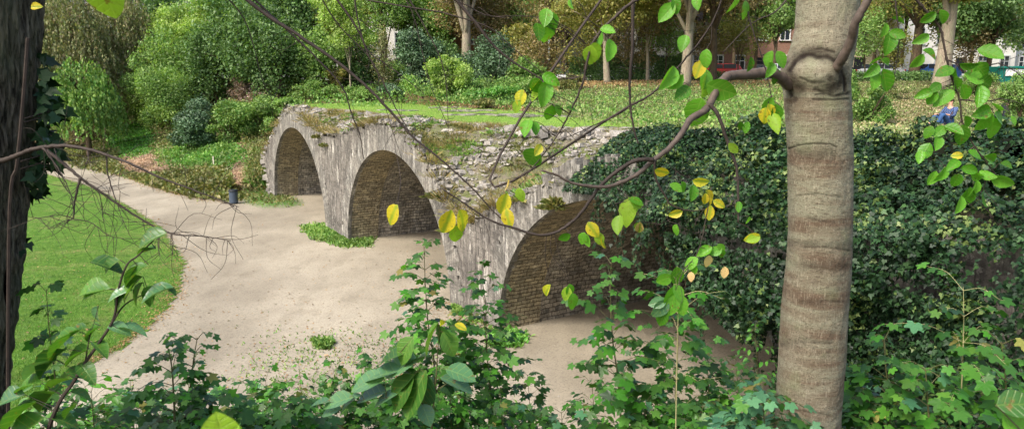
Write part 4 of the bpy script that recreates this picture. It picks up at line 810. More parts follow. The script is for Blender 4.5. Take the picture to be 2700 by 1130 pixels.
# ================================================================== STREET: road, houses, cars
xs = np.arange(-15, 90, 3.); V = np.array([[x, y, float(terr(x, y, False)) + .03] for x in xs for y in (62, 66, 71)]); tag(link('road', gridmesh(V, len(xs), 3), M['asphalt']), kind='structure')
def house(label, x0, x1, Y, h, wall, rows, cols, roofh=3.0, base=6.6):
    o = empty('house', ((x0 + x1) / 2, Y, base), label, 'house', 'houses across the street'); W = x1 - x0; D_ = 8.0
    MB().box((0, D_ / 2, h / 2), (W, D_, h)).build('wall', M[wall], o)
    mb = MB(); mb.add([(-W / 2 - .3, -.4, h), (W / 2 + .3, -.4, h), (W / 2 + .3, D_ + .4, h), (-W / 2 - .3, D_ + .4, h), (-W / 2, D_ / 2, h + roofh), (W / 2, D_ / 2, h + roofh)], [(0, 1, 5, 4), (2, 3, 4, 5), (0, 4, 3), (1, 2, 5), (3, 2, 1, 0)]); mb.build('roof', M['roof'], o)
    MB().box((0, -.07, .4), (W, .13, .8)).build('plinth', M['w_grey'], o); MB().box((0, -.12, h - .2), (W + .2, .24, .25)).build('cornice', M['paintw'], o)
    for r_ in range(rows):
        for c in range(cols):
            x = -W / 2 + W * (c + .5) / cols; z = 1.9 + r_ * (h - 1.2) / rows
            if r_ == 0 and c == cols // 2:
                f = MB().box((x, -.06, 1.35), (1.15, .12, 2.3)).build('door', M['blackc'], o); MB().box((x + .42, -.15, 1.3), (.05, .06, .2)).build('handle', M['rim'], f); continue
            fr = MB(); ww, wh = 1.05, 1.7
            fr.box((x - ww / 2, -.05, z), (.1, .14, wh)).box((x + ww / 2, -.05, z), (.1, .14, wh)).box((x, -.05, z + wh / 2), (ww + .1, .15, .1)).box((x, -.06, z - wh / 2), (ww + .3, .2, .1)).box((x, -.04, z + .25), (ww - .1, .07, .07)).box((x, -.04, z), (.06, .06, wh - .1))
            f = fr.build('window', M['paintw'] if wall != 'w_white' else M['w_grey'], o); MB().box((x, -.015, z), (ww - .1, .04, wh - .1)).build('pane', M['glass'], f)
house('white rendered house glimpsed between the evergreen and the grey green tree', -16.5, -9, 84, 9, 'w_white', 3, 3)
house('red brick house with white windows behind the russet trees near the centre', -8.5, 4, 82, 10, 'w_brick', 3, 5)
house('pale grey house behind the parked white van', 4.5, 12.5, 80, 9, 'w_grey', 3, 3)
house('white fronted house behind the thin pale trunk and hedge', 12.8, 21, 79, 6.2, 'w_white', 2, 4, 2.4)
house('brick house with pale orange upper storeys behind the mottled trunk', 21.2, 33, 80, 11, 'w_brick', 3, 5)
house('cream house hidden behind the smooth foreground trunk', 33.5, 41, 79, 9, 'w_cream', 3, 3)
house('white house seen past the stout dark trunk at right', 41.5, 56, 82, 10, 'w_white', 3, 6)
house('pale grey house above the teal skip at the right edge', 57, 70, 84, 9, 'w_grey', 3, 5)
house('grey house hidden behind the tall weeping trees', -58, -44, 92, 9, 'w_grey', 3, 5)
house('white house glimpsed between the two tall weeping trees', -43, -32, 92, 10, 'w_white', 3, 4)
house('cream house hidden behind the dark spreading tree', -31, -18, 90, 9, 'w_cream', 3, 5)
def car(label, cat, x, Y, paint, kind='hatch', rz=0):
    z = float(terr(x, Y, False)) + .03; o = empty('parked_' + ('van' if kind == 'van' else 'truck' if kind == 'truck' else 'car'), (x, Y, z), label, cat, 'vehicles parked along the street'); o.rotation_euler = (0, 0, rz)
    L_, W, hh = (4.2, 1.75, 1.48) if kind == 'hatch' else (5.2, 1.95, 2.2)
    if kind == 'hatch': lo = [(-2.1, .35), (-2.08, .75), (-1.95, .92), (-1.1, 1.0), (1.55, .98), (2.0, .9), (2.1, .7), (2.1, .32)]; up = [(-1.15, .99), (-.45, 1.44), (.9, 1.48), (1.6, 1.38), (1.9, .95)]
    else: lo = [(-2.6, .38), (-2.6, .95), (-2.35, 1.15), (-1.75, 1.22), (2.55, 1.22), (2.6, .4)]; up = [(-1.85, 1.2), (-1.25, 2.05), (-.8, 2.2), (2.5, 2.2), (2.58, 1.2)]
    def ext(prof, w0, w1):
        n = len(prof); V = [(a, -w0 if True else 0, b) for a, b in prof] + [(a, w0, b) for a, b in prof]
        V = [(a, y * (1 if b < 1.25 else w1), b) for a, y, b in V]; return V, [tuple(range(n)), tuple(range(n, 2 * n))[::-1]] + [(i, i + n, (i + 1) % n + n, (i + 1) % n) for i in range(n)]
    mb = MB(); mb.add(*ext(lo, W / 2, 1)); mb.add(*ext(up, W / 2 - .08, .88)); b = mb.build('body', M['car_' + paint], o); md = b.modifiers.new('b', 'BEVEL'); md.width = .06; md.segments = 2; md.limit_method = 'ANGLE'
    zw = 1.24 if kind == 'hatch' else 1.65
    for sy in (-1, 1):
        m2 = MB(); yy = sy * (W / 2 - .085 if kind == 'hatch' else W / 2 - .07)
        for a, c in (((-.75, .15), (.25, 1.3)) if kind == 'hatch' else ((-1.4, -.4),)): m2.box(((a + c) / 2, yy, zw), (c - a, .05, .34 if kind == 'hatch' else .5))
        m2.build('window', M['glass'], o)
    MB().box((-.95 if kind == 'hatch' else -1.62, 0, zw), (.3 if kind == 'hatch' else .25, W * .72, .36)).build('windscreen', M['glass'], o)
    for sy in (-1, 1):
        MB().box((-L_ / 2 + .04, sy * W * .36, .75), (.12, .3, .16)).build('headlight', M['lamp'], o); MB().box((L_ / 2 - .03, sy * W * .38, .85), (.1, .2, .22)).build('tail_light', M['lamp_r'], o)
        for sx in (-.64, .62):
            a = np.linspace(0, 2 * PI, 20, endpoint=False); cx, cy = sx * L_ / 2, sy * (W / 2 - .1)
            def disc(r0, r1, t):
                V = [(cx + r * math.cos(k), cy + q, .32 + r * math.sin(k)) for q, r in ((-t, r0), (-t, r1), (t, r1), (t, r0)) for k in a]; return V, [(i * 20 + j, i * 20 + (j + 1) % 20, (i + 1) * 20 + (j + 1) % 20, (i + 1) * 20 + j) for i in range(3) for j in range(20)] + [tuple(range(20)), tuple(range(60, 80))]
            ty = MB().add(*disc(.24, .32, .11)).build('wheel', M['tyre'], o); MB().add(*disc(.05, .2, .125)).build('rim', M['rim'], ty)
    return o
car('white van parked behind the low yellow green tree', 'van', 4.6, 64, 'white', 'van')
car('black car parked under the brown tree next to the white van', 'car', 9.6, 64, 'black')
car('silver car parked behind the pale straight trunk', 'car', 14.4, 64, 'silver')
car('small red car parked beside the mottled trunk', 'car', 17.9, 63.8, 'red')
car('white car parked behind the left limb of the smooth tree', 'car', 22.6, 64, 'white')
car('black car parked right behind the smooth foreground trunk', 'car', 27.6, 64, 'black')
car('blue car parked between the stout dark trunk and the pale trunk', 'car', 36.6, 64, 'bluecar')
car('silver car parked left of the stout dark trunk', 'car', 31.8, 64, 'silver')
# teal skip
g = at(2660, 195, 56); z = float(terr(g[0], 56, False)); o = empty('skip', (g[0], 56, z), 'teal steel skip standing at the right edge under the dark tree', 'skip'); mb = MB()
mb.add([(-1.1, -.8, 0), (1.1, -.8, 0), (1.1, .8, 0), (-1.1, .8, 0), (-1.5, -.9, 1.15), (1.5, -.9, 1.15), (1.5, .9, 1.15), (-1.5, .9, 1.15), (-1.4, -.8, 1.15), (1.4, -.8, 1.15), (1.4, .8, 1.15), (-1.4, .8, 1.15), (-1, -.7, .1), (1, -.7, .1), (1, .7, .1), (-1, .7, .1)],
       [(3, 2, 1, 0), (0, 1, 5, 4), (1, 2, 6, 5), (2, 3, 7, 6), (3, 0, 4, 7), (4, 5, 9, 8), (5, 6, 10, 9), (6, 7, 11, 10), (7, 4, 8, 11), (8, 9, 13, 12), (9, 10, 14, 13), (10, 11, 15, 14), (11, 8, 12, 15), (12, 13, 14, 15)]); mb.build('body', M['teal'], o)
MB().box((0, -.97, 1.12), (3.1, .12, .12)).box((0, .97, 1.12), (3.1, .12, .12)).build('rim_rail', M['teal'], o); MB().box((-.1, -.89, .72), (1.5, .05, .5)).build('panel', M['paintw'], o)
# litter bin
g = ground_pt(617, 537); o = empty('litter_bin', g, 'dark grey cylindrical litter bin at the far edge of the path', 'bin'); o.scale = (1.12, 1.12, 1.08)
MB().lathe([(.20, .06), (.215, .1), (.215, .62), (.225, .63), (.225, .66)], 24).build('body', M['bin'], o, False); MB().lathe([(.235, .665), (.235, .70), (.2, .745), (.09, .765)], 24).build('lid', M['bin_dark'], o); MB().lathe([(.17, 0), (.17, .07)], 20).build('base', M['bin_dark'], o)
# marker post and young tree on the lawn
g = hit(564, 440)[0]; MBp = MB().box((0, 0, .35), (.07, .07, .7)).box((0, 0, .71), (.05, .05, .04)); tag(MBp.build('marker_post', M['post'], None, False, [float(v) for v in g]), 'small pale wooden marker post among the bank nettles', 'post')
g = ground_pt(106, 510); o = empty('young_tree', g, 'young tree with a short pale forked trunk standing on the lawn by the furrowed trunk', 'tree'); mb = MB()
mb.tube(spline([[0, 0, 0], [.06, 0, .9], [.12, 0, 1.7]], 5), np.linspace(.17, .12, 11), 10)
for e in ((-.5, .2, 3.6), (.55, -.1, 3.4), (.15, .3, 4.2)): mb.tube(spline([[.12, 0, 1.65], np.array(e) * .6 + [0, 0, .4], e], 4), np.linspace(.1, .03, 9), 7)
mb.build('trunk', M['bark_bg'], o, True); P, N = crown_pts(900, (0, 0, 4.0), (1.3, 1.2, 1.0), 8); link('crown', leaves(DIA, P, rdir(900), N, R.uniform(.08, .15, 900)), M['dark'], o)
# ================================================================== PEOPLE sitting in the meadow at right
def skin_mesh(name, J, E, mat, parent, sub=2):
    """J joints {name:(pos, radius)}, E edges"""
    ks = list(J); me = bpy.data.meshes.new('m'); me.from_pydata([J[k][0] for k in ks], [(ks.index(a), ks.index(b)) for a, b in E], [])
    o = link(name, me, mat, parent); m1 = o.modifiers.new('s', 'SKIN'); m1.use_smooth_shade = True
    for i, k in enumerate(ks): r = J[k][1]; me.skin_vertices[0].data[i].radius = (r, r) if not isinstance(r, tuple) else r
    me.skin_vertices[0].data[0].use_root = True; m2 = o.modifiers.new('ss', 'SUBSURF'); m2.levels = sub; m2.render_levels = sub; return o
def person(label, loc, rz, topmat, legmat, shoemat, lean=.12, turn=0):
    o = empty('person', loc, label, 'person', None); o.rotation_euler = (0, 0, rz)
    L = lean
    J = {'pel': ((0, 0, .13), .14), 'sp': ((-L * .6, 0, .34), .125), 'ch': ((-L * .8, 0, .55), .14), 'nk': ((-L * .7, 0, .70), .055), 'hd': ((-L * .55, 0, .80), .075), 'h2': ((-L * .5, 0, .90), .07)}
    E = [('pel', 'sp'), ('sp', 'ch'), ('ch', 'nk'), ('nk', 'hd'), ('hd', 'h2')]
    for s, t in ((-1, 'l'), (1, 'r')):
        kb = .46 if s > 0 else .36
        J.update({t + 'hp': ((.03, s * .1, .13), .095), t + 'kn': ((.42, s * .16, kb), .062), t + 'an': ((.66, s * .15, .07), .042), t + 'to': ((.82, s * .16, .04), .03),
                  t + 'sh': ((-L * .75, s * .19, .62), .062), t + 'el': ((.02, s * .27, .38), .043), t + 'wr': ((.24, s * .2, .42), .028), t + 'pm': ((.31, s * .17, .44), (.032, .018))})
        E += [('pel', t + 'hp'), (t + 'hp', t + 'kn'), (t + 'kn', t + 'an'), (t + 'an', t + 'to'), ('ch', t + 'sh'), (t + 'sh', t + 'el'), (t + 'el', t + 'wr'), (t + 'wr', t + 'pm')]
        for f in range(5):
            y = s * (.17 + (f - 2) * .014); ln = (.05, .062, .068, .062, .048)[f]; th = f == 0
            J[t + 'f%da' % f] = ((.34 if not th else .31, y, .445), .009); J[t + 'f%db' % f] = ((.34 + ln * .6, y, .43 - (0.01 if th else 0)), .008); J[t + 'f%dc' % f] = ((.34 + ln, y, .405), .007)
            E += [(t + 'pm', t + 'f%da' % f), (t + 'f%da' % f, t + 'f%db' % f), (t + 'f%db' % f, t + 'f%dc' % f)]
    body = skin_mesh('body', J, E, M['skin'], o, 2)
    up = {k: (J[k][0], (J[k][1] if not isinstance(J[k][1], tuple) else .03) + .016) for k in ('sp', 'pel', 'ch', 'lsh', 'rsh', 'lel', 'rel')}
    for t in 'lr': a, b = np.array(J[t + 'el'][0]), np.array(J[t + 'wr'][0]); up[t + 'c'] = (tuple(a * .2 + b * .8), .043)
    skin_mesh('shirt', up, [('sp', 'pel'), ('sp', 'ch'), ('ch', 'lsh'), ('ch', 'rsh'), ('lsh', 'lel'), ('rsh', 'rel'), ('lel', 'lc'), ('rel', 'rc')], topmat, body)
    lo = {k: (J[k][0], J[k][1] + .018) for k in ('pel', 'lhp', 'rhp', 'lkn', 'rkn')}
    for t in 'lr': a, b = np.array(J[t + 'kn'][0]), np.array(J[t + 'an'][0]); lo[t + 'c'] = (tuple(a * .12 + b * .88), .062)
    skin_mesh('trousers', lo, [('pel', 'lhp'), ('pel', 'rhp'), ('lhp', 'lkn'), ('rhp', 'rkn'), ('lkn', 'lc'), ('rkn', 'rc')], legmat, body)
    for t in 'lr': a = np.array(J[t + 'an'][0]); skin_mesh('shoe', {'a': (tuple(a + [0, 0, -.01]), .05), 'b': (tuple(a + [.1, 0, -.03]), .042), 'c': (tuple(a + [.19, 0, -.04]), .034)}, [('a', 'b'), ('b', 'c')], shoemat, body)
    hx_ = -L * .53; mb = MB()
    def ball(c, r, k=12):
        P = []; 
        for i in range(k + 1):
            for j in range(k * 2): a, b = PI * i / k, PI * j / k; P.append((c[0] + r[0] * math.sin(a) * math.cos(b), c[1] + r[1] * math.sin(a) * math.sin(b), c[2] + r[2] * math.cos(a)))
        n2 = k * 2; return P, [(i * n2 + j, i * n2 + (j + 1) % n2, (i + 1) * n2 + (j + 1) % n2, (i + 1) * n2 + j) for i in range(k) for j in range(n2)]
    MB().add(*ball((hx_ - .02, 0, .90), (.098, .083, .085))).build('hair', M['hair'], body, True)
    MB().add(*ball((hx_ + .075, 0, .845), (.018, .013, .022), 6)).build('nose', M['skin'], body, True)
    for s in (-1, 1): MB().add(*ball((hx_ + .066, s * .028, .868), (.01, .012, .008), 6)).build('eye', M['blackc'], body, True); MB().add(*ball((hx_, s * .078, .855), (.018, .01, .028), 6)).build('ear', M['skin'], body, True)
    MB().add(*ball((hx_ + .068, 0, .805), (.01, .022, .006), 6)).build('mouth', plain('lips', '#9a5a4c', .5), body, True)
    return o
g = hit(2495, 334)[0]; person('person in a navy checked shirt, blue jeans and white shoes sitting on the meadow', (g[0], g[1], g[2]), math.radians(200), M['check'], M['jeans'], M['shoe'], .15)
g = hit(2650, 322)[0]; person('person in black clothes sitting on the meadow near the right edge', (g[0], g[1], g[2]), math.radians(215), M['blackc'], M['blackc'], M['blackc'], .2)
# ================================================================== FOREGROUND TREES
def trunk_rows(rows, Y, z0, z1, dz, zfine0, zfine1):
    rows = np.array(rows, float); zc = at(rows[:, 0] * 0 + 1350, rows[:, 0], Y)[:, 2]; xl = at(rows[:, 1], rows[:, 0], Y)[:, 0]; xr = at(rows[:, 2], rows[:, 0], Y)[:, 0]
    o = np.argsort(zc); zc, xc, rr = zc[o], ((xl + xr) / 2)[o], ((xr - xl) / 2)[o]
    zs = np.concatenate([np.arange(z0, zfine0, .08), np.arange(zfine0, zfine1, dz), np.arange(zfine1, z1, .12)])
    sl0 = (xc[1] - xc[0]) / (zc[1] - zc[0]); sl1 = (xc[-1] - xc[-3]) / (zc[-1] - zc[-3])
    X = np.interp(zs, zc, xc); X = np.where(zs < zc[0], xc[0] + (zs - zc[0]) * sl0, X); X = np.where(zs > zc[-1], xc[-1] + (zs - zc[-1]) * sl1, X)
    Rr = np.interp(zs, zc, rr); Rr = np.where(zs < zc[0], rr[0] + (zc[0] - zs) * .06, Rr); Rr = np.where(zs > zc[-1], rr[-1] * (1 - .03 * (zs - zc[-1])), Rr)
    k = np.ones(5) / 5
    return zs, np.convolve(np.pad(X, 2, 'edge'), k, 'valid'), np.convolve(np.pad(Rr, 2, 'edge'), k, 'valid')
def segdist(px, py, poly):
    d = np.full(px.shape, 1e9)
    for (x0, y0), (x1, y1) in zip(poly[:-1], poly[1:]):
        L2 = (x1 - x0) ** 2 + (y1 - y0) ** 2 + 1e-9; t_ = np.clip(((px - x0) * (x1 - x0) + (py - y0) * (y1 - y0)) / L2, 0, 1); d = np.minimum(d, np.hypot(px - x0 - t_ * (x1 - x0), py - y0 - t_ * (y1 - y0)))
    return d
def px_curve(P, D, n=8):
    P = np.array(P, float) * 1.0482; D = np.interp(np.linspace(0, 1, len(P)), np.linspace(0, 1, len(np.atleast_1d(D))), np.atleast_1d(D)); return spline(at(P[:, 0], P[:, 1], D), n)
def rad(D, r0, r1, n): return np.linspace(r0, r1, n) / F * np.mean(D) * 1.048
# ---- smooth banded tree at right
TY = 4.2
zs, X, Rr = trunk_rows([(0, 2099, 2268), (80, 2094, 2262), (130, 2082, 2254), (170, 2068, 2246), (205, 2062, 2242), (240, 2066, 2243), (300, 2070, 2245), (400, 2076, 2249), (600, 2077, 2247), (700, 2072, 2244), (830, 2059, 2234), (950, 2052, 2226), (1130, 2040, 2214)], TY, 3.3, 12.5, .0055, 4.5, 7.9); Rr = Rr * .94
a = np.linspace(0, 2 * PI, 480, endpoint=True); A, ZZ = np.meshgrid(a, zs); XX = X[:, None] + 0 * A; RR = Rr[:, None] + 0 * A
zk = float(at(2150, 185, TY)[2]); 
RR = RR + .034 * np.exp(-((ZZ - zk + .015) / .075) ** 2) * np.clip(-np.cos(A) * .5 + np.clip(-np.sin(A), 0, 1) * .9, 0, 1)
RR = RR + .004 * fbm(np.stack([np.cos(A) * 2, np.sin(A) * 2, ZZ * 3], -1), 3, 3) + .0018 * fbm(np.stack([np.cos(A) * 6, np.sin(A) * 6, ZZ * 42], -1), 3, 13)
V = np.stack([XX + RR * np.cos(A), TY + RR * np.sin(A), ZZ], -1); px, py = proj(V); front = np.sin(A) < .15; cr = np.zeros(A.shape)
CRE = [([(2080, 186), (2094, 162), (2110, 150), (2132, 143), (2155, 149), (2185, 151), (2208, 163)], 6, 1), ([(2070, 200), (2074, 222), (2086, 252)], 5, .9), ([(2218, 180), (2229, 210), (2229, 240)], 4, .9), ([(2078, 392), (2105, 383), (2150, 378), (2190, 380), (2206, 388)], 1.5, .6), ([(2112, 400), (2150, 412), (2190, 402)], 16, .2), ([(2120, 700), (2235, 705)], 10, .22), ([(2080, 640), (2150, 645), (2240, 648)], 8, .25), ([(2060, 905), (2120, 900)], 9, .2), ([(2120, 795), (2160, 800)], 9, .25), ([(2145, 262), (2190, 263), (2238, 261)], 2.5, .6), ([(2150, 250), (2200, 246)], 2, .6), ([(2190, 205), (2205, 232), (2170, 245)], 8, .55), ([(2118, 143), (2150, 140), (2170, 150)], 9, .7),
       ([(2095, 400), (2100, 425)], 1.6, .25), ([(2205, 395), (2200, 425)], 1.6, .25), ([(2130, 575), (2170, 583), (2200, 586)], 3, .3), ([(2120, 650), (2180, 652), (2240, 660)], 2.2, .4), ([(2150, 793), (2225, 795)], 3, .3), ([(2100, 515), (2160, 510), (2220, 520)], 2, .25), ([(2110, 900), (2190, 905)], 3, .25), ([(2090, 160), (2075, 185)], 4, .7), ([(2100, 1080), (2190, 1095)], 2.5, .25)]
CRE += [([(2078, 168), (2086, 215), (2108, 240)], 13, .5), ([(2212, 172), (2220, 212), (2190, 238)], 14, .6), ([(2100, 152), (2150, 136), (2205, 156)], 13, .55), ([(2085, 225), (2095, 262)], 7, .5), ([(2130, 135), (2165, 128), (2200, 138)], 3, .7), ([(2110, 205), (2140, 218), (2175, 216)], 3, .4), ([(2150, 236), (2200, 254), (2236, 246)], 4, .6)]
for P_, wd, st in CRE: cr = np.maximum(cr, st * np.exp(-(segdist(px, py, P_) / (wd * 1.35)) ** 2) * front * (.75 + .25 * vnoise(V * 40)))
RR2 = RR - .012 * cr; V = np.stack([XX + RR2 * np.cos(A), TY + RR2 * np.sin(A), ZZ], -1)
beech = empty('smooth_barked_tree', (X[0], TY, float(terr(X[0], TY)) - .2), 'smooth tree with a banded grey brown trunk and a large knot, close to the viewer', 'tree'); bo = np.array(beech.location)
me = gridmesh((V - bo).reshape(-1, 3), V.shape[0], V.shape[1]); at_ = me.attributes.new('bark_fold', 'FLOAT', 'POINT'); at_.data.foreach_set('value', (1 - (1 - np.clip(cr, 0, 1)) ** 2.6).ravel().astype(np.float32)); link('trunk', me, M['bark_smooth'], beech)
TW = []          # sampled twig points (px, py, world) used to hang leaves from
def twig(parent, off, name, P, D, r0, r1, mat='twig', ext=None, hang=True, fine=0):
    C_ = px_curve(P, D); r_ = rad(D, r0, r1, len(C_))
    if hang: TW.extend([(p, q) for p, q in zip(np.stack(proj(C_), -1), C_)])
    if ext is not None:
        e = np.asarray(ext, float); m = C_[0] + (C_[0] - C_[2]) / (np.linalg.norm(C_[0] - C_[2]) + 1e-9) * np.linalg.norm(e - C_[0]) * .45
        q = spline([e, (e + m) / 2 + [0, 0, .05], m * .6 + C_[0] * .4, C_[0]], 6)[:-1]; C_ = np.vstack([q, C_]); r_ = np.concatenate([np.linspace(r_[0] * 1.5, r_[0], len(q)), r_])
    r_ = r_ * (1 + .035 * np.sin(np.arange(len(r_)) * .9) + .02 * np.sin(np.arange(len(r_)) * 2.3)); C_ = C_ + R.normal(0, .0008, C_.shape)
    mb = MB().tube(C_ - off, r_, 8 if r0 > 4 else 5)
    for i in range(fine):
        j = int(R.integers(len(C_) // 3, len(C_))); d = norm(np.array([R.normal(0, 1), R.normal(0, .3), R.normal(-.35, .8)])); L_ = R.uniform(.03, .12); p1 = C_[j] + d * L_; p2 = p1 + norm(d + rdir(1)[0] * 1.1 + [0, 0, -.2]) * L_ * .9
        mb.tube(spline([C_[j], p1, p2], 4) - off, np.linspace(.0013, .0005, 9), 4)
        if hang: TW.extend([(np.array(proj(p1)), p1)])
    return mb.build(name, M[mat], parent, True)
tz = np.array([X[-1] * .0 + X[-20], TY, 0.])
def trk(z): return [float(np.interp(z, zs, X)), TY, z]
twig(beech, bo, 'branch', [(1985, 215), (1966, 197), (1942, 184), (1915, 183), (1885, 187), (1850, 189), (1826, 192)], (4.15, 4.0, 3.85), 15, 11, 'twig_grey')
twig(beech, bo, 'branch', [(1832, 190), (1815, 205), (1800, 232), (1785, 262), (1770, 280), (1740, 297), (1728, 312), (1715, 335), (1684, 372), (1645, 402), (1600, 440), (1550, 463), (1510, 470), (1440, 460), (1400, 440), (1360, 428)], (3.85, 3.6, 3.4, 3.3), 12, 2.2, 'twig_grey', fine=10)
twig(beech, bo, 'branch', [(1645, 402), (1600, 403), (1550, 432), (1512, 466), (1480, 510), (1450, 548), (1400, 583), (1350, 590), (1290, 572), (1230, 552), (1170, 512), (1112, 474)], (3.4, 3.3), 6, 1.6, fine=14)
twig(beech, bo, 'branch', [(1785, 262), (1806, 290), (1828, 350), (1852, 420), (1857, 490), (1857, 560)], (3.5, 3.4), 5.5, 2.6, fine=8)
twig(beech, bo, 'branch', [(1645, 402), (1650, 450), (1672, 490), (1690, 515), (1740, 530), (1800, 520)], (3.4, 3.4), 3.5, 1.2, fine=10)
twig(beech, bo, 'branch', [(2076, 226), (2092, 196), (2106, 168), (2124, 138), (2142, 98), (2150, 62), (2172, 20), (2196, -25), (2230, -110)], (4.12, 4.02, 3.93, 3.86, 3.82, 3.8), 14, 8, 'twig_grey')
twig(beech, bo, 'branch', [(1592, -25), (1592, 60), (1590, 130), (1584, 205), (1586, 270), (1596, 330), (1606, 362)], (3.2, 3.2), 4.5, 2, ext=trk(9.4), fine=8)
twig(beech, bo, 'branch', [(1587, 265), (1560, 285), (1500, 312), (1440, 340), (1400, 352)], (3.2, 3.2), 2.2, .8, fine=8)
twig(beech, bo, 'branch', [(1587, 265), (1640, 235), (1690, 185), (1740, 130), (1790, 60), (1822, -20)], (3.2, 3.2), 3, 2, ext=trk(8.9), fine=10)
twig(beech, bo, 'branch', [(1640, -20), (1585, 10), (1540, 50), (1497, 98), (1478, 150), (1465, 210), (1440, 270), (1405, 335), (1365, 390), (1325, 440)], (3.1, 3.1), 4.5, 1.2, ext=trk(9.8), fine=12)
twig(beech, bo, 'branch', [(1870, -20), (1885, 50), (1905, 110), (1925, 170), (1940, 240)], (3.4, 3.4), 2.2, 1, ext=trk(9.0), fine=6)
twig(beech, bo, 'branch', [(1990, -15), (1950, 30), (1890, 60), (1820, 130)], (3.5, 3.4), 2.4, 1, ext=trk(8.7), fine=6)
twig(beech, bo, 'branch', [(2290, -20), (2330, 28), (2365, 70), (2378, 130), (2392, 190), (2414, 250), (2420, 305), (2447, 360), (2490, 420), (2520, 460)], (3.0, 3.0), 3.6, 1.5, ext=trk(9.2), fine=14)
twig(beech, bo, 'branch', [(2250, -20), (2256, 40), (2262, 85), (2258, 140), (2250, 190)], (3.0, 3.0), 2.2, 1, ext=trk(8.8), fine=6)
twig(beech, bo, 'branch', [(2420, 300), (2390, 340), (2350, 380), (2330, 420)], (3.0, 3.0), 1.8, .8, fine=4)
twig(beech, bo, 'branch', [(2490, 420), (2470, 480), (2440, 520)], (3.0, 3.0), 1.5, .8, fine=4)
twig(beech, bo, 'branch', [(2380, 150), (2450, 175), (2510, 160), (2560, 185), (2600, 230)], (3.0, 3.0), 2, .8, fine=8)
twig(beech, bo, 'branch', [(2414, 250), (2470, 255), (2530, 250), (2590, 270)], (3.0, 3.0), 2, .8, fine=6)
twig(beech, bo, 'branch', [(1790, 470), (1760, 620), (1720, 680), (1700, 730)], (3.3, 3.2), 1.6, .8, fine=5)
# ---- furrowed tree at left
FY = 3.2; edge = [(0, 112), (100, 106), (200, 99), (300, 90), (400, 82), (500, 73), (600, 64), (660, 58), (690, 62), (720, 55), (850, 42), (950, 29), (1050, 20), (1130, 12)]
zs2, X2, R2 = trunk_rows([(y, e - 385, e - 36) for y, e in edge], FY, 3.9, 12.5, .012, 4.9, 7.8); a = np.linspace(0, 2 * PI, 520); A, ZZ = np.meshgrid(a, zs2)
rid = 1 - np.abs(fbm(np.stack([A * 9 + .25 * np.sin(ZZ * 4), ZZ * 2.6, A * 0], -1), 3, 6)); rid = np.clip(rid, 0, 1)
RR = R2[:, None] + .03 * (rid - .6) + .008 * fbm(np.stack([A * 30, ZZ * 14, A * 0], -1), 2, 8)
V = np.stack([X2[:, None] + RR * np.cos(A), FY + RR * np.sin(A), ZZ], -1)
oak = empty('furrowed_tree', (X2[0], FY, float(terr(X2[0], FY)) - .2), 'big tree with dark deeply furrowed bark at the left edge, close to the viewer', 'tree'); oo = np.array(oak.location)
link('trunk', gridmesh((V - oo).reshape(-1, 3), V.shape[0], V.shape[1]), M['bark_dark'], oak)
def otk(z): return [float(np.interp(z, zs2, X2)) + .1, FY, z]
twig(oak, oo, 'branch', [(-20, 408), (10, 403), (40, 392), (75, 378), (110, 370), (160, 367), (220, 375), (270, 390), (330, 412), (400, 445), (480, 475), (560, 505), (600, 520)], (2.95, 2.9, 2.8, 2.8), 7.5, 1.0, 'twig', hang=False, fine=26)
twig(oak, oo, 'branch', [(108, 370), (160, 412), (200, 445), (250, 480), (330, 535), (400, 575), (450, 590), (520, 595), (580, 605)], (2.9, 2.8), 4.8, .9, hang=False, fine=34)
for P_, r0 in (([(202, 447), (194, 480), (187, 515), (184, 548), (160, 556), (120, 575)], 3.6), ([(268, 392), (270, 430), (282, 475), (298, 520), (310, 560)], 2.2), ([(222, 376), (222, 398), (216, 415)], 2), ([(108, 372), (150, 430), (178, 490), (186, 545)], 2.2), ([(400, 575), (398, 600), (400, 640)], 1.6), ([(432, 588), (433, 610), (434, 640)], 1.4), ([(184, 550), (230, 560), (270, 590), (310, 600)], 1.6), ([(120, 375), (170, 480), (260, 560)], 1.2), ([(250, 480), (256, 520), (258, 545)], 1.0), ([(184, 548), (150, 540), (100, 548), (70, 545)], 1.4)):
    twig(oak, oo, 'twig', P_, (2.85, 2.8), r0, .6, hang=False, fine=9)
for i, (P_, r0, r1, d) in enumerate((([(600, -20), (660, 30), (760, 95), (860, 165), (940, 235), (1000, 300), (1040, 345), (1120, 410), (1190, 475), (1240, 530), (1290, 575)], 5.2, 1.2, 3.6), ([(630, -12), (670, 28), (740, 92), (800, 150), (860, 218), (884, 285), (905, 340), (915, 400)], 3.0, 1.2, 3.8), ([(835, -20), (900, 75), (930, 145), (965, 210), (1000, 280), (1030, 330)], 3.2, 1.0, 3.7), ([(890, -15), (903, 62), (928, 130), (990, 175), (1060, 230)], 2.2, .8, 3.7), ([(1025, -10), (1070, 70), (1105, 140), (1122, 210), (1128, 330)], 2.0, .8, 3.8), ([(1130, -20), (1190, 50), (1242, 115), (1290, 155), (1340, 185), (1370, 205)], 4.2, 1.4, 3.5), ([(1195, 55), (1240, 75), (1290, 120), (1400, 215)], 1.8, .8, 3.5), ([(1165, 10), (1230, 40), (1300, 40), (1380, 45)], 1.5, .7, 3.5), ([(560, -20), (620, 60), (660, 200), (690, 260)], 2, .6, 4.0), ([(1010, -20), (1040, 40), (1060, 120), (1085, 220), (1120, 300)], 1.6, .6, 3.9), ([(800, -20), (850, 60), (940, 160), (960, 240), (1010, 400)], 1.8, .6, 3.9))):
    twig(oak, oo, 'branch', P_, (d, d), r0, r1, ext=otk(9.2 + .25 * i), hang=(i == 0), fine=16 if r0 > 2 else 8)
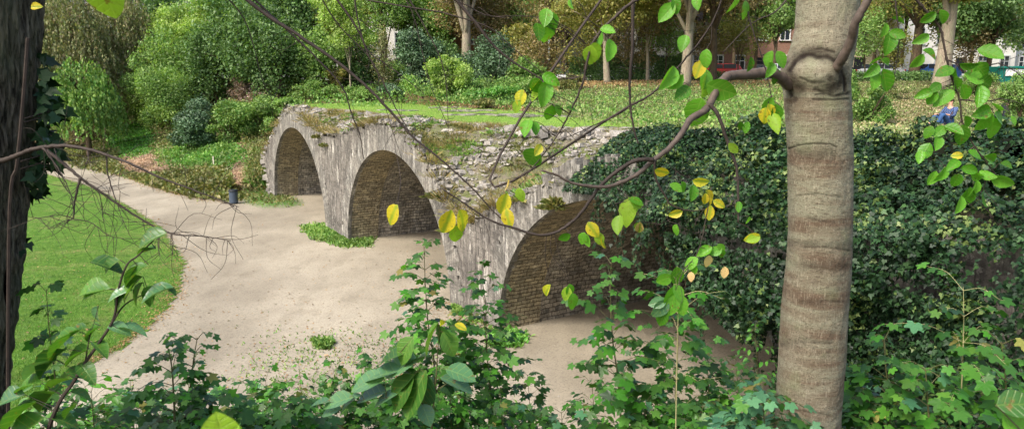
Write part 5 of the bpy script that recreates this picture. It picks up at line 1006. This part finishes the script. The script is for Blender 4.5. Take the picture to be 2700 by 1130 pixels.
# ---- hanging leaves (px in the 2576 wide view: x, y, length, angle of tip, kind)
LV = dict(g=[(1372, 45, 48, 100), (1355, 80, 46, 80), (1378, 84, 52, 95), (1390, 52, 48, 70), (1437, 8, 28, 90), (1528, 78, 38, 15), (1505, 100, 46, 115), (1530, 125, 55, 95), (1680, 30, 55, 130), (1700, 12, 40, 80), (1755, 5, 40, 90), (1855, 10, 50, 100), (1878, 22, 42, 80), (1718, 110, 46, 110), (1775, 145, 44, 100), (1680, 195, 64, 120), (1698, 205, 55, 140), (1715, 235, 52, 140), (1755, 285, 80, 105), (1812, 225, 76, 20), (1775, 200, 50, 100), (1940, 150, 46, 100), (1965, 148, 44, 60), (1935, 175, 40, 110), (1955, 190, 40, 80), (1885, 160, 36, 100), (1880, 320, 30, 100), (1866, 318, 28, 70), (1935, 265, 44, 110), (1955, 285, 50, 80), (1385, 200, 48, 30), (1370, 235, 62, 100), (1350, 215, 44, 60), (1385, 285, 42, 100), (1405, 278, 32, 60), (1325, 325, 50, 110), (1345, 322, 36, 80), (1335, 405, 70, 120), (1440, 275, 32, 10), (1465, 600, 34, 110), (1420, 597, 34, 150), (1480, 605, 34, 80), (1740, 485, 42, 100), (1700, 472, 36, 30), (1722, 470, 30, 60), (1700, 580, 32, 100), (1800, 632, 36, 160), (1818, 640, 26, 80), (1815, 622, 26, 40), (1772, 632, 44, 150), (1738, 662, 44, 145), (1745, 680, 34, 110), (1435, 730, 34, 80), (1443, 758, 44, 80), (1858, 520, 28, 95), (1885, 555, 22, 90), (1600, 505, 40, 20)],
          l=[(250, 2, 92, 88), (1485, 140, 52, 100), (1500, 128, 44, 70), (1775, 215, 60, 100), (1945, 312, 52, 80), (1967, 302, 42, 100), (1845, 372, 34, 45), (1300, 268, 34, 110), (1145, 592, 52, 92), (1308, 490, 36, 80), (1575, 530, 70, 112), (1556, 565, 50, 100), (1590, 515, 44, 60), (1610, 577, 36, 90), (1425, 738, 38, 100), (1895, 600, 38, 160), (1350, 240, 38, 130), (1600, 512, 34, 40), (1508, 600, 34, 70)],
          y=[(93, 18, 30, 0), (1760, 172, 46, 110), (1925, 290, 40, 95), (1938, 278, 36, 70), (1310, 245, 42, 105), (1345, 215, 40, 130), (1352, 378, 34, 120), (1124, 558, 66, 112), (1166, 556, 62, 68), (983, 540, 58, 125), (1267, 512, 58, 108), (1276, 548, 48, 85), (1490, 577, 44, 60), (1520, 608, 48, 72), (1762, 455, 40, 5), (1665, 432, 38, 15), (1785, 497, 44, 60), (1787, 535, 38, 95), (1808, 512, 34, 30), (1700, 537, 36, 160), (1775, 500, 30, 90), (1377, 732, 38, 115), (1895, 600, 40, 158), (1110, 815, 26, 80), (1160, 820, 34, 20)],
          t=[(1275, 468, 34, 100), (1783, 657, 32, 90), (1823, 685, 30, 92), (1737, 695, 24, 100), (1400, 215, 26, 90), (1610, 575, 36, 92)])
RS = [(1050, 105, 50, 30), (985, 145, 55, 110), (1045, 170, 60, 20), (1010, 210, 85, 100), (1175, 190, 62, 150), (1205, 265, 58, 30), (1160, 298, 64, 120), (1215, 85, 60, 140), (1280, 80, 60, 60), (950, 300, 50, 150), (1000, 305, 50, 20), (925, 345, 70, 140), (940, 392, 74, 100), (1000, 390, 92, 70), (1495, 268, 92, 25), (1395, 318, 62, 10), (1290, 350, 70, 160), (1475, 345, 84, 40), (1360, 368, 60, 60), (1430, 378, 84, 20), (1498, 408, 84, 20), (1350, 415, 72, 60), (1190, 462, 64, 160), (1240, 425, 50, 150), (1285, 470, 84, 150), (1235, 480, 60, 110), (1450, 470, 92, 90), (1390, 450, 70, 60), (1560, 510, 76, 10), (1460, 550, 84, 160), (1575, 580, 84, 25), (1495, 600, 84, 120), (1540, 632, 94, 70), (1400, 600, 60, 60), (1260, 642, 56, 140), (1210, 645, 50, 120), (1320, 640, 72, 30), (1380, 662, 84, 80), (1240, 700, 64, 110), (1190, 740, 74, 120), (1160, 770, 54, 110), (1430, 750, 54, 20), (1520, 782, 74, 20), (1320, 808, 66, 150), (1400, 830, 66, 10), (1270, 852, 66, 120), (1230, 872, 60, 110), (1490, 852, 64, 20), (1560, 880, 84, 20), (1450, 862, 64, 30), (1350, 885, 56, 110), (1430, 922, 72, 100), (1410, 968, 84, 90), (1350, 1000, 74, 110), (1485, 972, 84, 80), (1590, 812, 54, 20), (1620, 590, 40, 60)]
for x, y, l, a_ in RS: LV['g'].append(((1800 + .538 * x) / 1.0482, .538 * y / 1.0482, l * .538 / 1.0482 * 1.25, a_))
LV['y'].append(((1800 + .538 * 1350) / 1.0482, .538 * 760 / 1.0482, 26, 180))
TP = np.array([t_[0] for t_ in TW]); TQ = np.array([t_[1] for t_ in TW]); mbp = MB()
def px_leaves(parent, off, name, items, D, matname, tm=ELL, petiole=True, tilt=.5, szk=1.02):
    P = []; A = []; N = []; Sz = []
    for x, y, l, an in items:
        x, y, l = x * 1.0482, y * 1.0482, l * 1.0482 * szk; an = math.radians(an); dd = D
        if petiole:
            bx, by = x - math.cos(an) * l / 2, y - math.sin(an) * l / 2; j = np.argmin(np.hypot(TP[:, 0] - bx, TP[:, 1] - by)); dj = math.hypot(TP[j, 0] - bx, TP[j, 1] - by)
            if dj < 150: dd = float(TQ[j, 1]) - .02
        else: bx, by = x - math.cos(an) * l / 2, y - math.sin(an) * l / 2
        b_ = at(bx, by, dd); P.append(b_); yt = R.normal(0, .3); A.append([math.cos(an), yt, -math.sin(an)]); N.append(np.array([0, -1, .35]) + R.normal(0, tilt, 3)); Sz.append(l / F * dd * 1.05)
        if petiole and dj < 150:
            sg = np.linalg.norm(TQ[j] - b_); q = spline([TQ[j], TQ[j] * .65 + b_ * .35 + rdir(1)[0] * [1, .3, .5] * sg * .13, TQ[j] * .3 + b_ * .7 + rdir(1)[0] * [1, .3, .5] * sg * .1, b_], 3); mbp.tube(q - off, np.linspace(.0018, .0011, len(q)), 4)
    P = np.array(P); A = np.array(A); N = np.array(N); Sz = np.array(Sz); r_ = R.integers(0, 4, len(P)); TT = [tm] * 4 if tilt < .1 else [tm, t_ell(.31, .2, .02), t_ell(.37, .03, .32), t_ell(.29, .26, .22)]; obs = []
    for v in range(4):
        k = r_ == v
        if k.any(): obs.append(link(name, leaves(TT[v], P[k], A[k], N[k], Sz[k]), M[matname], parent))
    return obs
LV0 = {k: [v for v in vs if not (v[0] < 300 or (v[0] < 1000 and k == 'y'))] for k, vs in LV.items()}
for k, mn in (('g', 'leaf_g'), ('l', 'leaf_l'), ('y', 'leaf_y'), ('t', 'leaf_t')):
    [o_.data.transform(__import__('mathutils').Matrix.Translation(-Vector(bo))) for o_ in px_leaves(beech, bo * 0 + bo, 'foliage', LV0[k], 3.2, mn, t_ell(.34, .09, .12))]
mbp.build('petioles', M['twig'], beech, False)
[o_.data.transform(__import__('mathutils').Matrix.Translation(-Vector(oo))) for o_ in px_leaves(oak, oo, 'foliage', [(248, -8, 104, 88)], 1.5, 'leaf_l', t_ell(.42, .08, .1), False, .05)]
[o_.data.transform(__import__('mathutils').Matrix.Translation(-Vector(oo))) for o_ in px_leaves(oak, oo, 'foliage', [(93, 18, 30, 0), (983, 540, 60, 125)], 3.0, 'leaf_y', ELL, False)]
mb = MB(); mb.tube(spline([at(262, -45, 1.5), at(270, -260, 1.6), at(120, -500, 2.4), otk(9.0)], 5) - oo, .0035, 5); mb.tube(spline([at(1048, 530, 3.0), at(1056, 470, 3.3), at(1040, 380, 3.6)], 4) - oo, .0012, 4); mb.build('twig', M['twig'], oak)
# dark ivy leaves along the right side of the furrowed trunk
P = []
for x0, y0, x1, y1, k in ((112, 205, 118, 260, 26), (105, 255, 150, 300, 46), (110, 300, 160, 290, 40), (100, 340, 120, 360, 24), (92, 385, 150, 400, 40), (110, 400, 160, 420, 30), (80, 440, 98, 490, 40), (70, 490, 80, 505, 10), (60, 640, 66, 660, 5), (118, 120, 112, 205, 8)):
    t_ = R.uniform(0, 1, k); x = x0 + (x1 - x0) * t_ + R.normal(0, 8, k); y = y0 + (y1 - y0) * t_ + R.normal(0, 14, k); P.append(at(x, y, R.uniform(3.15, 3.5, k)))
P = np.vstack(P); n = len(P); iv = empty('ivy_vine', P[0] * [1, 1, 0] + [0, 0, float(terr(P[0][0], P[0][1]))], 'dark ivy sprays clinging to the right side of the furrowed trunk', 'ivy'); io = np.array(iv.location)
link('foliage', leaves(IVY, P - io, rdir(n) * .8 + [.3, 0, -.6], rdir(n) * .7 + [.2, -1, .2], R.uniform(.04, .07, n)), M['ivy'], iv)
mb = MB(); mb.tube(spline([[at(10, 900, 3.1)[0] - .2, 3.1, io[2]], at(24, 640, 3.05), at(46, 430, 3.05), at(62, 260, 3.05), at(74, 100, 3.05)], 6) - io, .008, 6)
for e in ((160, 290), (150, 400), (150, 300), (165, 420)): mb.tube(spline([at(55, e[1] + 25, 3.08), at(115, e[1] + 8, 3.2), at(e[0], e[1], 3.3)], 3) - io, .003, 4)
mb.build('stem', M['twig'], iv)
# ================================================================== SAPLINGS on the near bank
def sapling(label, stem, D, ls, mat, spread, tiers, kmax=4, r=.009, tm=MAP, smat='stem', name='maple_sapling', group='saplings on the near bank', up=0.0, sub=1.0):
    S_ = [(x / 1.0482, y / 1.0482) for x, y in stem]; C_ = px_curve(S_, (D, D), 8); bz = float(terr(C_[-1][0], C_[-1][1]));
    if C_[-1][2] > bz: C_ = np.vstack([C_, [C_[-1][0] + .02, C_[-1][1], bz - .02]])
    o = empty(name, C_[-1], label, 'sapling', group); of = np.array(o.location); mb = MB().tube(C_ - of, np.linspace(.25, 1, len(C_)) * r, 7); d = np.concatenate([[0], np.cumsum(np.linalg.norm(np.diff(C_, axis=0), axis=1))]); T = d[-1]
    P, A, N, Z = [], [], [], []; vis = min(T, (1130 - stem[0][1]) / F * D + .35)
    for i in range(tiers):
        t_ = vis * ((i + .15) / tiers); c = np.array([np.interp(t_, d, C_[:, k]) for k in range(3)]); f = min(1, .45 + t_ / vis * 1.1); L_ = spread * f * R.uniform(.7, 1.2); a0 = R.uniform(0, PI); k = 2 if i % 2 else max(2, min(kmax, 2 + i // 2))
        for j in range(k):
            a_ = a0 + j * 2 * PI / k + R.normal(0, .25); dr = np.array([math.cos(a_), math.sin(a_), .35 + up + R.normal(0, .12)]); L2 = L_ * R.uniform(.6, 1.15); e = c + dr * L2 - [0, 0, .12 * L2]; m_ = c + dr * L2 * .5 + [0, 0, .03]
            q = spline([c, m_, e], 4); mb.tube(q - of, np.linspace(r * .3, .0012, len(q)), 4)
            nl = 2 + int(L2 / ls * 1.5 * sub)
            for m in range(nl):
                tt = 1 - m / max(1, nl) * .75; b_ = q[int(tt * (len(q) - 1))]; side = 0 if m == 0 else (1 if m % 2 else -1); aa = a_ + side * R.uniform(.7, 1.2)
                pd = np.array([math.cos(aa), math.sin(aa), R.normal(-.1, .15)]); pe = b_ + pd * ls * .3; P.append(pe); mb.tube(np.array([b_, pe]) - of, .001, 3)
                A.append(pd + [0, 0, -.3 + R.normal(0, .2)]); N.append(np.array([0, 0, 1.]) + R.normal(0, .33, 3) + np.array([0, -.18, 0])); Z.append(ls * 1.02 * (.55 + .45 * f) * R.uniform(.6, 1.15))
    mb.build('stem', M[smat], o); P = np.array(P); mi = R.choice([0] * 17 + [1] * 5 + [2], len(P)) if tm is MAP else R.choice([0, 1], len(P)); mi[R.uniform(size=len(P)) < .02] = 3; link('foliage', leaves(tm, P - of, np.array(A), np.array(N), np.array(Z), mi), [M[mat], M['mapl_b' if mat == 'mapl' else 'mapl'], M['mapl_c'], M['yel']], o); return o
sapling('tall maple sapling with the highest tip, in front of the second pier', [(1118, 650), (1122, 760), (1130, 860), (1145, 960), (1150, 1130), (1150, 1250)], 5.6, .078, 'mapl', .36, 20, 6)
sapling('bushy maple sapling in front of the grey pier beside the nearest arch', [(1268, 715), (1280, 800), (1282, 900), (1290, 1000), (1300, 1130), (1300, 1250)], 5.9, .078, 'mapl', .38, 18, 6)
sapling('slender maple sapling with dark flat tiers in front of the nearest arch', [(1612, 690), (1610, 790), (1616, 900), (1630, 1000), (1638, 1130), (1640, 1250)], 4.9, .085, 'mapl', .36, 14, 4, sub=.8)
sapling('maple sapling with a straight pale stem below the ivy', [(1790, 730), (1788, 830), (1786, 930), (1782, 1060), (1780, 1250)], 5.0, .088, 'mapl', .42, 11, 5, .009, smat='stem_pale', up=.05)
sapling('maple sapling with a tall bare stem at the far right over the dark ivy', [(2540, 755), (2541, 850), (2538, 960), (2534, 1060), (2530, 1250)], 4.4, .085, 'mapl', .5, 7, 4, .006, smat='stem_pale', up=-.05, sub=.8)
sapling('low bright maple sapling just right of the smooth banded trunk', [(2330, 890), (2335, 960), (2345, 1060), (2350, 1250)], 4.4, .09, 'mapl', .42, 7, 4)
sapling('bright maple sapling at the bottom right corner', [(2640, 900), (2650, 980), (2655, 1080), (2660, 1250)], 4.3, .09, 'mapl', .4, 7, 4)
sapling('bright maple sapling between the two right hand stems', [(2440, 970), (2445, 1040), (2450, 1130), (2450, 1250)], 4.2, .085, 'mapl', .4, 6, 4)
sapling('dark maple sapling silhouetted against the lawn', [(122, 758), (128, 850), (140, 950), (150, 1060), (160, 1250)], 3.3, .062, 'mapl', .14, 8, 3, .005)
sapling('maple sapling with rounded top leaves in front of the path', [(440, 905), (452, 960), (458, 1040), (462, 1130), (470, 1250)], 3.9, .062, 'mapl', .26, 10, 5)
sapling('maple sapling with dark upper leaves leaning right over the path', [(520, 890), (510, 950), (500, 1040), (495, 1130), (490, 1250)], 4.1, .06, 'mapl', .26, 10, 5)
FILL = [(240, 1030, 4.0, 'leafy narrow leaved sapling low at the left behind the arching branch', 'mapl'), (345, 1030, 4.6, 'low maple sapling in front of the near end of the path', 'mapl'), (620, 1035, 4.6, 'low maple sapling right of the pair by the path', 'mapl'), (700, 1000, 5.4, 'small maple sapling next to the dry weeds on the dirt', 'mapl'), (790, 985, 5.8, 'small leaved narrow leaved sapling left of the pale broad leaves', 'mapl'), (880, 975, 6.0, 'maple sapling behind the pale broad leaves', 'mapl'), (960, 935, 6.2, 'maple sapling rising at the left of the tall central pair', 'mapl'), (1050, 900, 6.4, 'maple sapling close against the tall central pair', 'mapl'), (1180, 960, 5.6, 'dense narrow leaved sapling between the two tall central stems', 'mapl'), (1230, 860, 6.6, 'maple sapling behind the bushy one by the pier', 'mapl'), (1390, 985, 6.4, 'maple sapling right of the grey pier over the dirt', 'mapl'),
        (1480, 1085, 5.2, 'low maple sapling in the gap of bare dirt', 'mapl'), (1560, 1010, 5.4, 'thin narrow leaved sapling left of the slender dark tiered one', 'mapl'), (1700, 1060, 4.8, 'broad maple sapling between the slender and the pale stems', 'mapl'), (1860, 900, 5.6, 'maple sapling left of the smooth trunk', 'mapl'), (1940, 960, 5.0, 'maple sapling touching the left side of the smooth trunk', 'mapl'), (1990, 870, 6.4, 'narrow leaved sapling under the hanging ivy by the smooth trunk', 'mapl'), (2010, 1040, 4.0, 'blue green maple sapling at the foot of the smooth trunk', 'mapl_c'), (1850, 1075, 4.6, 'low maple sapling in the lower right near the smooth trunk', 'mapl'), (2270, 1010, 4.5, 'low maple sapling at the right foot of the smooth trunk', 'mapl'), (2590, 1000, 4.8, 'narrow leaved sapling behind the bright one in the right corner', 'mapl'), (2380, 1030, 5.0, 'maple sapling in front of the darkest ivy', 'mapl'), (1730, 860, 6.0, 'maple sapling in the shade of the nearest arch', 'mapl'),
        (560, 1060, 4.0, 'maple sapling at the bottom edge below the leaning one', 'mapl'), (130, 1010, 4.2, 'narrow leaved sapling at the bottom left behind the arching branch', 'mapl'), (1320, 1060, 5.2, 'maple sapling at the bottom centre below the pier', 'mapl'), (760, 1050, 4.5, 'maple sapling at the bottom left of centre', 'mapl'), (1060, 1040, 4.9, 'maple sapling at the bottom centre under the pale broad leaves', 'mapl')]
for i_, (x, y, D, lb, mt) in enumerate(FILL): sapling(lb, [(x, y), (x + 6, y + 70), (x + 12, 1180), (x + 12, 1260)], D, .07 + .012 * (D < 5), mt, .34, 8 if 1300 < x < 1800 else 11, 6, .006, tm=MAP if i_ % 4 else t_ell(.26, .1, .15), name='maple_sapling' if i_ % 4 else 'leafy_sapling')
# low growth covering the near bank, below the saplings
n = 60000; x = R.uniform(-9, 9, n); y = R.uniform(3.5, 10.6, n); k_ = fbm(np.stack([x * .8, y * .8, 0 * x], -1), 2, 17) > -.25; x, y = x[k_], y[k_]; P = np.stack([x, y, terr(x, y) + R.uniform(0, .35, len(x))], -1); s_, u_ = SU(x, y); P = P[u_ < -.2]; n = len(P)
tag(link('undergrowth', leaves(ELLN, P, rdir(n) + [0, 0, .3], rdir(n) + [0, 0, 1.2], R.uniform(.05, .13, n)), M['mapl']), 'dark leafy undergrowth covering the near bank', 'undergrowth', None, 'stuff')
# ---- broad leaved plants close to the viewer
def broad(label, name, stems, lvs, D, tm=ELLW, smat='twig', tilt=.3, up=.8):
    C0 = px_curve(stems[0][0], (D, D)); bz = float(terr(C0[-1][0], C0[-1][1])); o = empty(name, (C0[-1][0], C0[-1][1], bz), label, 'plant'); of = np.array(o.location); mb = MB(); pts = []
    for i, (s, r) in enumerate(stems):
        C_ = px_curve(s, (D, D));
        if i == 0: C_ = np.vstack([C_, of])
        mb.tube(C_ - of, np.linspace(.25, 1, len(C_)) * r, 7); pts += list(C_)
    pts = np.array(pts); pp = np.stack(proj(pts), -1)
    for mn in sorted(set(v[4] for v in lvs)):
        P, A, N, Z = [], [], [], []
        for x, y, l, an, m_ in lvs:
            if m_ != mn: continue
            an = math.radians(an); x, y, l = x * 1.0482, y * 1.0482, l * 1.0482; bx, by = x - math.cos(an) * l / 2, y - math.sin(an) * l / 2; b_ = at(bx, by, D); j = np.argmin(np.hypot(pp[:, 0] - bx, pp[:, 1] - by))
            mb.tube(spline([pts[j], (pts[j] + b_) / 2, b_], 3) - of, .0015, 4); yt = R.normal(0, .25); P.append(b_ - of); A.append([math.cos(an), yt, -math.sin(an)]); N.append(np.array([0, -.55, up]) + R.normal(0, tilt, 3)); Z.append(l / F * D * 1.08)
        link('foliage', leaves(tm, np.array(P), A, np.array(N), Z), M[mn], o)
    mb.build('stem', M[smat], o); return o
b_, q_ = 'big', 'bluel'
broad('arching branch with big drooping folded leaves rising over the lawn at lower left', 'broad_leaved_shrub',
      [([(400, 590), (350, 640), (320, 665), (300, 720), (286, 800), (250, 860), (215, 910), (185, 960), (150, 1010), (120, 1085), (90, 1200)], .009), ([(420, 722), (350, 745), (310, 770), (280, 815)], .004), ([(240, 800), (225, 850), (215, 905)], .003)],
      [(385, 595, 75, 165, b_), (365, 628, 55, 175, b_), (265, 665, 78, 10, b_), (275, 668, 60, 150, b_), (340, 685, 78, 150, b_), (325, 690, 60, 130, b_), (330, 720, 78, 140, b_), (225, 728, 92, 178, b_), (240, 732, 80, 170, b_), (345, 735, 60, 120, b_), (305, 735, 60, 170, q_), (400, 728, 78, 172, q_), (430, 728, 40, 10, b_), (375, 745, 66, 120, b_), (300, 758, 60, 130, b_), (240, 790, 46, 110, q_), (300, 825, 60, 10, q_), (330, 828, 70, 5, q_), (225, 835, 66, 150, b_), (190, 830, 60, 170, b_), (150, 860, 110, 150, b_), (190, 890, 80, 160, b_), (120, 905, 110, 150, b_), (90, 920, 110, 165, q_), (60, 970, 90, 170, b_), (140, 960, 90, 170, b_), (190, 945, 60, 20, b_), (230, 930, 70, 30, b_), (200, 1000, 60, 30, b_), (90, 1010, 120, 155, b_), (40, 1040, 120, 150, b_), (60, 1075, 120, 155, b_), (160, 1060, 70, 20, b_), (20, 1000, 90, 170, q_), (260, 870, 60, 20, b_), (170, 1030, 60, 150, b_)], 2.6, t_ell(.3, .2, .3), 'twig', .35, 1.5)
broad('low plant with pale blue green broad leaves at the bottom centre', 'broad_leaved_plant',
      [([(1105, 830), (1100, 900), (1096, 960), (1090, 1020), (1085, 1090), (1080, 1200)], .007), ([(1000, 880), (1050, 920), (1092, 965)], .003), ([(870, 1010), (960, 1000), (1040, 1000), (1088, 1040)], .004), ([(1180, 940), (1130, 960), (1094, 985)], .003)],
      [(975, 905, 90, 160, b_), (1020, 880, 80, 120, b_), (1000, 925, 110, 160, q_), (1040, 915, 90, 150, q_), (960, 940, 100, 170, q_), (920, 965, 100, 165, q_), (850, 1005, 80, 170, q_), (880, 1010, 70, 150, q_), (930, 995, 90, 165, q_), (1020, 960, 80, 140, b_), (1040, 985, 130, 120, b_), (1010, 985, 110, 125, b_), (1065, 990, 100, 105, q_), (1160, 935, 80, 10, q_), (1150, 960, 90, 15, q_), (1110, 855, 90, 75, b_), (1130, 865, 70, 60, b_), (1080, 850, 90, 120, b_), (1020, 1010, 80, 160, q_), (970, 1000, 70, 160, q_), (1130, 1000, 60, 40, b_), (1075, 1040, 60, 60, q_), (800, 1015, 60, 170, q_), (830, 1035, 60, 165, q_)], 3.4, t_ell(.36, .12, .2), 'stem', .3, 2.4)
broad('spray of bright green leaves hanging above the pale stemmed sapling', 'broad_leaved_plant',
      [([(1700, 700), (1706, 760), (1704, 850), (1702, 950), (1700, 1080), (1700, 1250)], .004), ([(1740, 660), (1715, 690), (1704, 720)], .002)],
      [(1672, 705, 46, 150, 'leaf_g'), (1704, 695, 52, 88, 'leaf_g'), (1706, 735, 48, 60, 'leaf_g'), (1686, 745, 56, 110, 'leaf_g'), (1690, 765, 60, 105, 'leaf_g'), (1712, 765, 56, 75, 'leaf_g'), (1655, 760, 46, 165, q_), (1662, 775, 56, 130, q_), (1668, 800, 52, 110, 'leaf_g')], 3.6, ELL, 'stem_pale', .3, .3)
broad('single blurred bright leaf at the bottom edge, closest to the viewer', 'broad_leaved_plant', [([(560, 1085), (590, 1120), (600, 1200)], .002), ([(566, 1080), (562, 1090)], .001)], [(562, 1075, 105, 262, 'leaf_l'), (590, 1085, 60, 300, 'leaf_l')], .75, t_ell(.5, .06, .1), 'stem', .1, .3)
broad('pale leaf tip at the bottom right corner, close to the viewer', 'broad_leaved_plant', [([(2600, 1120), (2620, 1180), (2640, 1250)], .002), ([(2602, 1115), (2604, 1122)], .001)], [(2570, 1060, 100, 320, 'leaf_g'), (2550, 1010, 90, 350, b_)], 1.2, t_ell(.4, .1, .1), 'stem', .1, .4)
